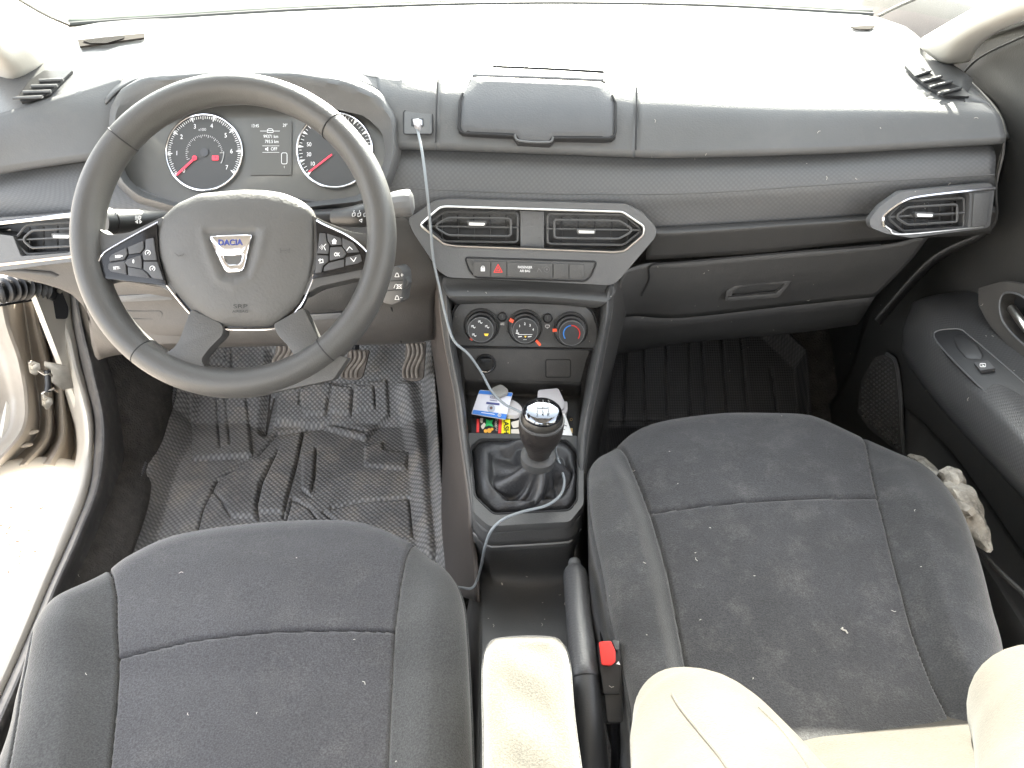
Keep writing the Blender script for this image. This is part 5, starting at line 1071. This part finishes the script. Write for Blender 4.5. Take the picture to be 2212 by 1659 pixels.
# ================================================================== SEATS
def cushion(t, front, back, left, right, z0, nu, nv, hfun, rad, skirt, mats, splits, seams, tilt=0.0):
    G = coons(front, back, left, right, nu, nv); U, V = G[..., 0], G[..., 1]
    W = np.array([[P(U[i, j], V[i, j], z=z0) for j in range(nu)] for i in range(nv)])
    per = [W[0, j, :2] for j in range(nu)] + [W[i, -1, :2] for i in range(nv)] + [W[-1, j, :2] for j in range(nu - 1, -1, -1)] + [W[i, 0, :2] for i in range(nv - 1, -1, -1)]
    bd = [W[i, 0, :2] for i in range(nv - 1, -1, -1)] + [W[0, j, :2] for j in range(nu)] + [W[i, -1, :2] for i in range(nv)]
    D = dseg(W[..., 0], W[..., 1], bd); k = np.clip(D / rad, 0, 1)
    H = rad * .75 * np.sqrt(np.clip(1 - (1 - k) ** 2, 0, 1)) + hfun(U, V, W)
    for sm, dep, wd in seams: H -= dep * np.exp(-(dseg(U, V, sm) / wd) ** 2) 
    W[..., 2] += H - rad * .08
    uv = np.stack([W[..., 0], W[..., 1]], 2).reshape(-1, 2)
    F_ = gridfaces(nv, nu); Wf = W.reshape(-1, 3); Uf, Vf = U.ravel(), V.ravel()
    groups = {}
    for f in F_:
        groups.setdefault(splits(Uf[list(f)].mean(), Vf[list(f)].mean()), []).append(f)
    for key, fs in groups.items():
        ids = sorted({i for f in fs for i in f}); mp = {a: b for b, a in enumerate(ids)}
        obj(key[0], Wf[ids], [[mp[i] for i in f] for f in fs], mats[key[1]], t, uv=uv[ids], sharp=70)
    # skirt
    bl = [W[i, 0] for i in range(nv - 1, -1, -1)] + [W[0, j] for j in range(1, nu)] + [W[i, -1] for i in range(1, nv)]
    c = W.reshape(-1, 3).mean(0); rows = [bl]
    for dz, sh in ((.03, .004), (.08, .012), (skirt, .03)):
        rows.append([p + np.array([(c[0] - p[0]) * sh * 2, (c[1] - p[1]) * sh * 2, -dz]) for p in bl])
    A = np.array(rows); obj('seat_side', A.reshape(-1, 3), gridfaces(A.shape[0], A.shape[1]), mats[1], t, uv=guv(A), solid=.004, sharp=70)
    return W
xi = lambda line, v: np.interp(v, [p[1] for p in line], [p[0] for p in line])
# driver
dl_seam = [(240, 1243), (258, 1279), (267, 1323), (269, 1446), (263, 1539), (252, 1659), (240, 1800)]
dr_seam = [(893, 1190), (880, 1240), (870, 1293), (857, 1399), (850, 1500), (847, 1573), (843, 1659), (838, 1800)]
dx_seam = [(269, 1449), (430, 1422), (600, 1407), (760, 1400), (857, 1398)]
ds = thing('driver_seat', 'dark grey fabric driver seat cushion with side bolsters, left of the armrest', 'car seat', (-.3, .4, 0))
def dhf(U, V, W):
    l = xi(dl_seam, V); r = xi(dr_seam, V)
    hb = .015 * sstep(-10, 110, l - U) * sstep(1230, 1400, V) + .015 * sstep(-10, 90, U - r) * sstep(1200, 1380, V)
    hc = .008 * np.sin(np.clip((U - l) / (r - l), 0, 1) * math.pi) * sstep(1120, 1300, V)
    return hb + hc - .010 * sstep(1380, 1500, V) + .004 * sstep(10, 60, np.abs(V - 1400)) * 0 - .006 * (1 - sstep(1120, 1260, V))
dsp = lambda u, v: (('side_bolster', 1, u > 500) if (u < xi(dl_seam, v) or u > xi(dr_seam, v)) else (('front_panel', 0) if v < np.interp(u, [p[0] for p in dx_seam], [p[1] for p in dx_seam]) else ('centre_panel', 0)))
cushion(ds, catmull([(233, 1246), (283, 1210), (387, 1161), (567, 1132), (737, 1126), (820, 1142), (890, 1176), (925, 1206)], 6), [(-90, 1900), (500, 1900), (1040, 1900)], catmull([(233, 1246), (133, 1306), (100, 1343), (83, 1379), (63, 1439), (40, 1516), (20, 1606), (-30, 1740), (-90, 1900)], 6), catmull([(925, 1206), (975, 1250), (1000, 1310), (1010, 1400), (1018, 1560), (1022, 1659), (1040, 1900)], 6),
        .335, 300, 250, dhf, .045, .22, (M_fab, M_fab2), dsp, [(dl_seam, .006, 3.6), (dr_seam, .0045, 3), (dx_seam, .004, 2.8), ([(90, 1400), (66, 1500), (50, 1660), (30, 1800)], .003, 3)])
for sm, nm in ((dl_seam, 0), (dr_seam, 0), (dx_seam, 1)): pass
# passenger
pl_seam = [(1330, 975), (1352, 1020), (1380, 1090), (1405, 1160), (1440, 1280), (1475, 1440), (1500, 1560), (1520, 1700)]
pr_seam = [(1852, 945), (1860, 980), (1866, 1030), (1885, 1120), (1915, 1240), (1960, 1380), (2010, 1500), (2040, 1560), (2080, 1700)]
px_seam = [(1405, 1143), (1500, 1133), (1640, 1123), (1760, 1116), (1883, 1110)]
psn = thing('passenger_seat', 'worn dusty dark fabric passenger seat, its backrest sunlit, right of the handbrake', 'car seat', (.38, .6, 0))
def phf(U, V, W):
    l = xi(pl_seam, V); r = xi(pr_seam, V)
    hb = .024 * sstep(0, 60, l - U) * sstep(960, 1100, V) + .022 * sstep(0, 70, U - r) * sstep(980, 1150, V)
    return hb + .006 * np.sin(np.clip((U - l) / (r - l), 0, 1) * math.pi) - .006 * (1 - sstep(895, 1030, V)) - .018 * sstep(1150, 1500, V)
psp = lambda u, v: (('side_bolster', 1, u > 1600) if (u < xi(pl_seam, v) or u > xi(pr_seam, v)) else (('front_panel', 0) if v < np.interp(u, [p[0] for p in px_seam], [p[1] for p in px_seam]) else ('centre_panel', 0)))
M_fabp2 = mat('worn_bolster_fabric', (.021, .0215, .023), .92, bump=.5, kind='noise', bscale=620, grain=.55, var=.25, vscale=14, dust=.36, sheen=.25, dcol=(.11, .105, .10), bdist=.0012)
cushion(psn, catmull([(1325, 975), (1360, 943), (1420, 920), (1540, 905), (1640, 903), (1730, 905), (1780, 918), (1850, 950)], 6), [(1395, 1720), (1760, 1720), (2190, 1720)], catmull([(1325, 975), (1283, 1010), (1270, 1050), (1276, 1150), (1300, 1260), (1320, 1360), (1350, 1470), (1395, 1720)], 6), catmull([(1850, 950), (1935, 992), (2010, 1040), (2060, 1130), (2100, 1230), (2135, 1340), (2167, 1450), (2190, 1720)], 6),
        .360, 290, 270, phf, .045, .22, (M_fabp, M_fabp2), psp, [(pl_seam, .0045, 3.2), (pr_seam, .0045, 3.2), (px_seam, .004, 2.6)])
# passenger backrest (leans back; sunlit)
bbk = [[P(1640, 1572, y=.43), P(1720, 1560, y=.43), P(1850, 1552, y=.43), P(1975, 1544, y=.43), P(2140, 1532, y=.43)]]
b0 = np.array(resample(bbk[0], 12)); rows = [b0 + np.array([0, .02, -.05]), b0 + np.array([0, .006, -.012]), b0, b0 + np.array([0, -.020, .016]), b0 + np.array([0, -.095, .095]), b0 + np.array([0, -.25, .26]), b0 + np.array([0, -.42, .44])]
loft('backrest_centre', rows, M_fabb, psn, nu=50, nv=8, sharp=70)
def bol(name, pts, m):
    """bolster of the backrest: crest line with a radius, rising from the cushion"""
    V, Fc = g_tube([p for p, r in pts], [r for p, r in pts], 28, up=None); return obj(name, V, Fc, m, psn, sharp=80)
cl = catmull([np.array([*(P(1440, 1520, z=.40)), .018]), np.array([*(P(1462, 1540, z=.42)), .042]), np.array([*(P(1510, 1600, z=.45)), .060]), np.array([*(P(1560, 1700, z=.50)), .068]), np.array([*(P(1620, 1880, z=.59)), .072]), np.array([*(P(1640, 2150, z=.70)), .072])], 10)
V_, F_ = g_tube(cl[:, :3], cl[:, 3], 40); obj('backrest_bolster', V_, F_, M_fabb, psn, sharp=80)
cl = catmull([np.array([*(P(2230, 1530, z=.41)), .030]), np.array([*(P(2262, 1545, z=.44)), .062]), np.array([*(P(2330, 1640, z=.50)), .070]), np.array([*(P(2420, 1850, z=.58)), .075]), np.array([*(P(2600, 2300, z=.74)), .08])], 10)
V_, F_ = g_tube(cl[:, :3], cl[:, 3], 32); obj('backrest_bolster', V_, F_, M_fabb, psn, sharp=80)
# ================================================================== ARMREST
ar = thing('armrest', 'dark fabric armrest, its top lightened as sunlit, between the two front seats', 'armrest', (.02, .4, .25))
AO = [(1044, 1420), (1050, 1390), (1070, 1374), (1135, 1370), (1200, 1374), (1220, 1385), (1228, 1410)]
W = coons(catmull([(1050, 1396), (1066, 1378), (1135, 1371), (1200, 1375), (1222, 1392)], 6), [(1035, 1900), (1290, 1900)], catmull([(1050, 1396), (1044, 1420), (1043, 1500), (1045, 1659), (1035, 1900)], 6), catmull([(1222, 1392), (1231, 1430), (1240, 1540), (1256, 1659), (1290, 1900)], 6), 60, 110)
Wa = np.array([[P(W[i, j, 0], W[i, j, 1], z=.425) for j in range(60)] for i in range(110)])
bd = [Wa[i, 0, :2] for i in range(109, -1, -1)] + [Wa[0, j, :2] for j in range(60)] + [Wa[i, -1, :2] for i in range(110)]
D = dseg(Wa[..., 0], Wa[..., 1], bd); kk = np.clip(D / .018, 0, 1); Wa[..., 2] += .016 * np.sqrt(1 - (1 - kk) ** 2) - .006
Wa[..., 2] += .0015 * np.sin(Wa[..., 1] * 90 + Wa[..., 0] * 60) * sstep(.01, .03, D)
obj('padded_top', Wa.reshape(-1, 3), gridfaces(110, 60), M_fabl, ar, uv=Wa[..., :2].reshape(-1, 2), sharp=70)
bl = [Wa[i, 0] for i in range(109, -1, -1)] + [Wa[0, j] for j in range(60)] + [Wa[i, -1] for i in range(110)]
A = np.array([bl, [p + np.array([0, -.001, -.02]) for p in bl], [p + np.array([0, -.004, -.06]) for p in bl]]); obj('armrest_side', A.reshape(-1, 3), gridfaces(3, len(bl)), M_fab2, ar, uv=guv(A), solid=.003)
tube('piping', bl[8:-8], .0014, M_fab2, ar, n=6)
# ================================================================== HANDBRAKE
hb = thing('handbrake', 'black handbrake lever lowered between the armrest and the passenger seat', 'handbrake', P(1262, 1500, z=.26))
hp = [(1241, 1234, .335, .0125), (1242, 1242, .336, .0150), (1245, 1262, .338, .0158), (1250, 1330, .345, .0150), (1257, 1400, .350, .0155), (1262, 1452, .352, .0158), (1264, 1470, .351, .0150)]
p3 = catmull([np.array([*P(a, b, z=z), r]) for a, b, z, r in hp], 8); V_, F_ = g_tube(p3[:, :3], p3[:, 3], 24, flat=1.1, up=np.array([0, 0, 1.0])); obj('grip', V_, F_, mat('grip_rubber', (.040, .040, .042), .42, bump=.5, bscale=300), hb, sharp=60)
tube('release_button', [P(1241, 1212, z=.334), P(1241, 1216, z=.334), P(1241, 1240, z=.335)], [.0070, .0082, .0084], M_bezel, hb, n=18, sharp=30)
p4 = catmull([np.array([*P(a, b, z=z), r]) for a, b, z, r in [(1263, 1462, .348, .0165), (1266, 1520, .342, .0168), (1270, 1600, .330, .0185), (1274, 1700, .31, .021), (1276, 1800, .29, .024)]], 6)
V_, F_ = g_tube(p4[:, :3], p4[:, 3], 20, flat=1.2, up=np.array([0, 0, 1.0])); obj('lever_sleeve', V_, F_, M_black, hb)
# slot plate beside the lever
obj('slot_plate', *(lambda b: (b.V, b.F))(MB().add(*g_prism(Plane(P(1232, 1300, z=.262), (0, 0, 1)), [(1221, 1260), (1228, 1258), (1246, 1484), (1240, 1484)], .01))), M_cons2, cons, bevel=.002)
# ================================================================== BELT BUCKLE
bk_ = thing('belt_buckle', 'seat belt buckle with red release button beside the handbrake', 'belt buckle', P(1320, 1500, z=.22))
pbk = Plane(P(1320, 1430, z=.372), (0, -.45, .89))
prism('housing', pbk, rpoly([(1294, 1386), (1338, 1384), (1344, 1438), (1340, 1500), (1304, 1500), (1296, 1440)], 5), .024, M_black, bk_, base=-.026, bevel=.004)
prism('shell', pbk, rpoly([(1300, 1440), (1344, 1438), (1346, 1560), (1312, 1560)], 5), .03, M_black, bk_, base=-.034, bevel=.004)
prism('release_button', pbk, rpoly([(1294, 1386), (1320, 1384), (1330, 1406), (1330, 1430), (1320, 1438), (1300, 1436)], 4), .006, M_redm, bk_, base=-.001, bevel=.0015)
prism('latch_frame', pbk, rpoly([(1322, 1383), (1338, 1384), (1337, 1404), (1330, 1403)], 2), .006, M_bezel, bk_, base=-.001, bevel=.001)
prism('lettering_plate', pbk, [(1331, 1434), (1336, 1428), (1340, 1436)], .001, M_white, bk_, base=.0)
tube('stalk', [P(1330, 1540, z=.32), P(1330, 1620, z=.22), P(1325, 1700, z=.12)], .012, M_black, bk_, n=10, flat=.4)
tube('belt_wire', catmull([P(1318, 1290, z=.20), P(1306, 1320, z=.22), P(1300, 1360, z=.26), P(1302, 1400, z=.28)], 6), .0025, M_black, bk_, n=8)

# ================================================================== PASSENGER DOOR
door = thing('passenger_door', 'closed black passenger door trim with armrest, window switch and pull handle', 'car door', (.75, .8, 0))
xw = .745
def X(px, py, x): return P(px, py, x=x)
# main skin: lines front->rear, from belt to floor
dk = [[X(2046, 138, .745), X(2078, 92, .74), X(2140, 62, .735), X(2212, 32, .73), X(2400, -40, .72)],
      [X(2080, 175, .735), X(2120, 120, .735), X(2170, 95, .73), X(2260, 55, .725), X(2450, 20, .72)],
      [X(2165, 245, .735), X(2200, 240, .735), X(2270, 240, .735), X(2400, 250, .73), X(2700, 300, .72)],
      [X(2150, 420, .74), X(2200, 440, .74), X(2270, 480, .74), X(2400, 560, .735), X(2700, 800, .72)],
      [X(2010, 520, .74), X(2060, 600, .74), X(2140, 700, .74), X(2300, 900, .735), X(2600, 1300, .72)],
      [X(1890, 650, .745), X(1950, 780, .745), X(2060, 940, .745), X(2212, 1180, .74), X(2500, 1650, .72)],
      [X(1840, 800, .745), X(1900, 960, .745), X(1990, 1120, .745), X(2130, 1360, .74), X(2300, 1800, .72)],
      [X(1780, 900, .745), X(1820, 1060, .745), X(1900, 1250, .745), X(2010, 1480, .74), X(2150, 1950, .72)]]
loft('trim_panel', dk, M_door, door, nu=50, nv=6, thick=.01)
# forward kick panel
obj('kick_panel', *(lambda G: (G.reshape(-1, 3), gridfaces(G.shape[0], G.shape[1])))(loftgrid([[np.array([.77, y, .95]) for y in (1.0, 1.4, 1.9)], [np.array([.77, y, -.01]) for y in (.9, 1.4, 1.9)]], 10, 8, False, True)), M_low, car, solid=.01)
# window frame rubber line
tube('window_seal', catmull([X(2044, 140, .725), X(2062, 108, .725), X(2080, 92, .724), X(2140, 70, .72), X(2212, 48, .715), X(2330, 0, .71)], 6), .006, M_low, door, n=8)
tube('window_seal', catmull([X(2078, 160, .722), X(2120, 122, .722), X(2212, 78, .715), X(2330, 30, .71)], 6), .0018, M_seam, door, n=6)
# upper rail ridge (lighter line at mid height)
# armrest: outer shelf
rA = [X(1985, 650, .68), X(2010, 642, .68), X(2040, 655, .675), X(2085, 695, .67), X(2212, 836, .665), X(2400, 1030, .66)]
rB = [X(1968, 672, .655), X(1990, 668, .65), X(2018, 700, .64), X(2075, 770, .635), X(2212, 915, .625), X(2400, 1110, .62)]
rC = [X(1952, 715, .645), X(1972, 718, .635), X(2012, 768, .622), X(2064, 824, .618), X(2212, 970, .608), X(2400, 1160, .60)]
rD = [X(1950, 745, .66), X(1966, 775, .645), X(2018, 845, .63), X(2082, 915, .625), X(2212, 1048, .615), X(2400, 1240, .61)]
rE = [X(1950, 760, .72), X(1966, 792, .71), X(2018, 862, .70), X(2082, 935, .70), X(2212, 1075, .69), X(2400, 1270, .69)]
r0 = [p + np.array([.09, 0, .015]) for p in rA]
loft('armrest_pad', [r0, rA, rB, rC, rD, rE], M_dembo, door, nu=70, nv=6)
par = Plane(X(2110, 770, .645), (-.45, -.10, .89))
swp = prism('switch_plate', par, rpoly([(2017, 724), (2026, 714), (2072, 711), (2095, 726), (2150, 772), (2212, 826), (2300, 908), (2300, 1000), (2212, 922), (2105, 826), (2040, 760)], 6), .006, M_black, door, base=.004, bevel=.0015)
tube('plate_edge', [par.m(a, b, .0100) for a, b in catmull([(2420, 1100), (2300, 996), (2212, 920), (2105, 824), (2040, 758), (2018, 726), (2028, 714), (2072, 711), (2095, 726), (2150, 772), (2212, 826), (2340, 940)], 6)], .0012, M_bezel, swp, n=6)
dome('finger_recess', par, rpoly([(2058, 724), (2084, 724), (2112, 744), (2126, 768), (2120, 778), (2088, 776), (2066, 752)], 8), .0025, mat('recess_black', (.020, .020, .021), .35), swp, base=.0095, skirt=.002)
prism('window_switch', par, rpoly([(2103, 782), (2134, 778), (2150, 795), (2118, 800)], 2), .006, M_btn, swp, base=.010, bevel=.0015)
d = Decal(par, .0165); d.stroke(rpoly(rect(2117, 785, 2129, 792), 2), 1.2, True).stroke([(2121, 788), (2126, 790)], 1.2); d.build('symbol', M_white, swp)
# pull handle
ph_ = Plane(X(2180, 680, .70), (-1, -.15, .12))
bezel('handle_surround', ph_, catmull([(2112, 622), (2135, 615), (2180, 608), (2260, 640), (2300, 760), (2290, 840), (2212, 799), (2176, 748), (2137, 703), (2113, 660)], 5), catmull([(2160, 648), (2175, 630), (2212, 645), (2262, 700), (2270, 780), (2230, 760), (2190, 724), (2165, 690)], 5), .010, mat('surround_grey', (.050, .047, .044), .5, **GR), door, deep=.03, c=(2210, 705))
tube('handle_trim', [ph_.m(a, b, .012) for a, b in catmull([(2230, 760), (2190, 724), (2165, 690), (2160, 652), (2175, 632), (2215, 645), (2262, 700)], 6)], .0016, M_bezel, door, n=6)
prism('handle_cup', ph_, catmull([(2160, 648), (2175, 630), (2212, 645), (2262, 700), (2270, 780), (2230, 760), (2190, 724), (2165, 690)], 4), .003, M_black, door, base=-.016)
tube('door_pull', catmull([ph_.m(2185, 665, .0), ph_.m(2210, 700, .006), ph_.m(2240, 735, .0)], 5), .006, M_satin, door, n=10)
# speaker grille, dimpled
psg = Plane(X(1890, 880, .715), (-1, -.25, .25))
sg = [(1890, 770), (1915, 765), (1935, 785), (1944, 850), (1948, 930), (1955, 985), (1925, 965), (1880, 930), (1850, 890), (1860, 820)]
spg = prism('speaker_grille', psg, rpoly(sg, 8), .008, M_door, door, bevel=.002)
b = MB()
for i in range(22):
    for j in range(24):
        x = 1852 + i * 6.2; y = 766 + j * 10.0 + (i % 2) * 5.0 + (x - 1852) * .12
        if float(sdpoly(np.array(x), np.array(y), sg)) > 6: b.add(*g_lathe(psg.m(x, y, .0075), psg.n, [(.0024, 0), (.0016, .003), (.0004, .0034)], 6))
b.obj('dimples', mat('dimple', (.11, .11, .11), .35), spg)
tube('grille_edge', [psg.m(a, b_, .008) for a, b_ in catmull([(1915, 764), (1935, 782), (1945, 850), (1949, 930), (1957, 1000)], 6)], .0035, M_bezel, door, n=8)
# lower pocket
pk_ = [X(1960, 900, .70), X(2000, 950, .70), X(1975, 985, .70), X(1962, 1010, .70)]
loft('door_pocket', [[X(1958, 880, .735), X(2010, 930, .735), X(2080, 1010, .735), X(2300, 1330, .735)], [X(1956, 960, .70), X(2000, 1000, .69), X(2080, 1110, .68), X(2260, 1380, .68)], [X(1958, 1010, .68), X(2000, 1080, .66), X(2100, 1200, .65), X(2240, 1420, .65)], [X(1940, 1060, .70), X(1990, 1150, .68), X(2080, 1300, .67), X(2200, 1500, .67)]], M_door, door, nu=30, nv=5)
tube('pocket_rim', catmull([X(2052, 1100, .60), X(2100, 1168, .61), X(2150, 1225, .62), X(2230, 1300, .63)], 6), .0035, M_low, door, n=8)
# rag
rag = thing('rag', 'crumpled dirty white rag stuffed between the passenger seat and door', 'rag', X(2070, 1100, .60))
b = MB()
def lump(pts, rad, seed):
    c_ = catmull([np.array([*p, r * .82]) for p, r in zip(pts, rad)], 10); V, Fc = g_tube(c_[:, :3], c_[:, 3], 22); V = np.array(V); rs = np.random.RandomState(seed)
    n = V.shape[0] // 22
    for i in range(n):
        for k in range(22):
            a = 2 * math.pi * k / 22; cc_ = c_[i, :3]; f = 1 + .16 * math.sin(4 * a + i * .22 + seed) + .08 * math.sin(9 * a - i * .3 + seed * 2)
            V[i * 22 + k] = cc_ + (V[i * 22 + k] - cc_) * f
    b.add(V, Fc)
lump([X(2030, 1030, .60), X(2046, 1024, .60), X(2062, 1034, .60), X(2066, 1052, .60), X(2050, 1058, .60)], [.006, .012, .013, .012, .009], 1)
lump([X(1965, 985, .62), X(1990, 1000, .615), X(2015, 1028, .605), X(2045, 1060, .60), X(2075, 1080, .60)], [.004, .010, .012, .018, .015], 2)
lump([X(2052, 1050, .595), X(2075, 1080, .595), X(2095, 1120, .595), X(2115, 1155, .60), X(2138, 1190, .60)], [.014, .022, .020, .015, .004], 3)
lump([X(2060, 1085, .585), X(2080, 1100, .585), X(2100, 1105, .585)], [.010, .012, .006], 4)
b.obj('cloth', M_cloth, rag, sharp=60)
# ================================================================== lint and crumbs lying on the surfaces
bpy.context.view_layer.update(); dg_ = bpy.context.evaluated_depsgraph_get(); rng = random.Random(11)
cr = MB()
def fleck(px, py, l_, w_):
    hh = SC.ray_cast(dg_, Vector(CAM), Vector(ray(px, py)).normalized())
    if not hh[0] or hh[4].name.startswith(('pane', 'cord')): return
    p, n = np.array(hh[1]), np.array(hh[2]); n = n if n @ ray(px, py) < 0 else -n
    a = np.cross(n, [rng.uniform(-1, 1), rng.uniform(-1, 1), rng.uniform(-1, 1)]); a /= np.linalg.norm(a) + 1e-9; b = np.cross(n, a)
    q = p + n * .0006; bend = b * l_ * .25
    cr.add(*g_tube([q - a * l_ / 2, q + bend + n * .0004, q + a * l_ / 2], w_, 5))
for (x0, y0, x1, y1, k) in ((1380, 560, 1900, 900, 22), (960, 620, 1320, 900, 10), (1400, 230, 2140, 460, 14), (1050, 1240, 1225, 1360, 8), (1300, 920, 2050, 1500, 16), (100, 1200, 1000, 1650, 9), (1900, 540, 2200, 1000, 8), (380, 860, 900, 1120, 14)):
    for _ in range(k): fleck(rng.uniform(x0, x1), rng.uniform(y0, y1), rng.choice((.0015, .002, .003, .005)), .00028)
for px, py, l_ in ((1825, 1365, .006), (1818, 1358, .003), (1084, 1262, .003)): fleck(px, py, l_, .0009)
cro = cr.obj('lint', M_rib, None); cro['kind'] = 'stuff'; cro['label'] = 'pale lint and crumbs scattered over the seats and plastics'; cro['category'] = 'lint'
def on_surface(pts, r, name, parent, m, lift=.0006):
    out = []
    for px, py in catmull(pts, 8):
        hh = SC.ray_cast(dg_, Vector(CAM), Vector(ray(px, py)).normalized())
        if hh[0]: out.append(np.array(hh[1]) + np.array([0, .2, .8]) * lift)
    if len(out) > 3: tube(name, out, r, m, parent, n=6)
on_surface([(1452, 1500), (1470, 1530), (1510, 1580), (1552, 1630), (1580, 1670)], .0013, 'stitched_seam', psn, M_fabb)
on_surface([(1640, 1530), (1690, 1580), (1735, 1640), (1760, 1680)], .0011, 'stitched_seam', psn, M_fabb)
pt = MB()
for _ in range(46):
    px = rng.uniform(-30, 130); py = rng.uniform(1090, 1400)
    p = P(px, py, z=-.352); a = rng.uniform(0, 6.3); r_ = rng.uniform(.004, .012)
    pt.add([p + np.array([r_ * math.cos(a + t) * (1 if k % 2 else .6), r_ * math.sin(a + t), .003 * (k % 2)]) for k, t in enumerate(np.linspace(0, 2 * math.pi, 7)[:-1])], [tuple(range(6))])
pto = pt.obj('fallen_petals', mat('petal', (.35, .10, .07), .8), None, smooth=False); pto['kind'] = 'stuff'; pto['label'] = 'reddish fallen petals on the pale ground beside the sill'; pto['category'] = 'petals'
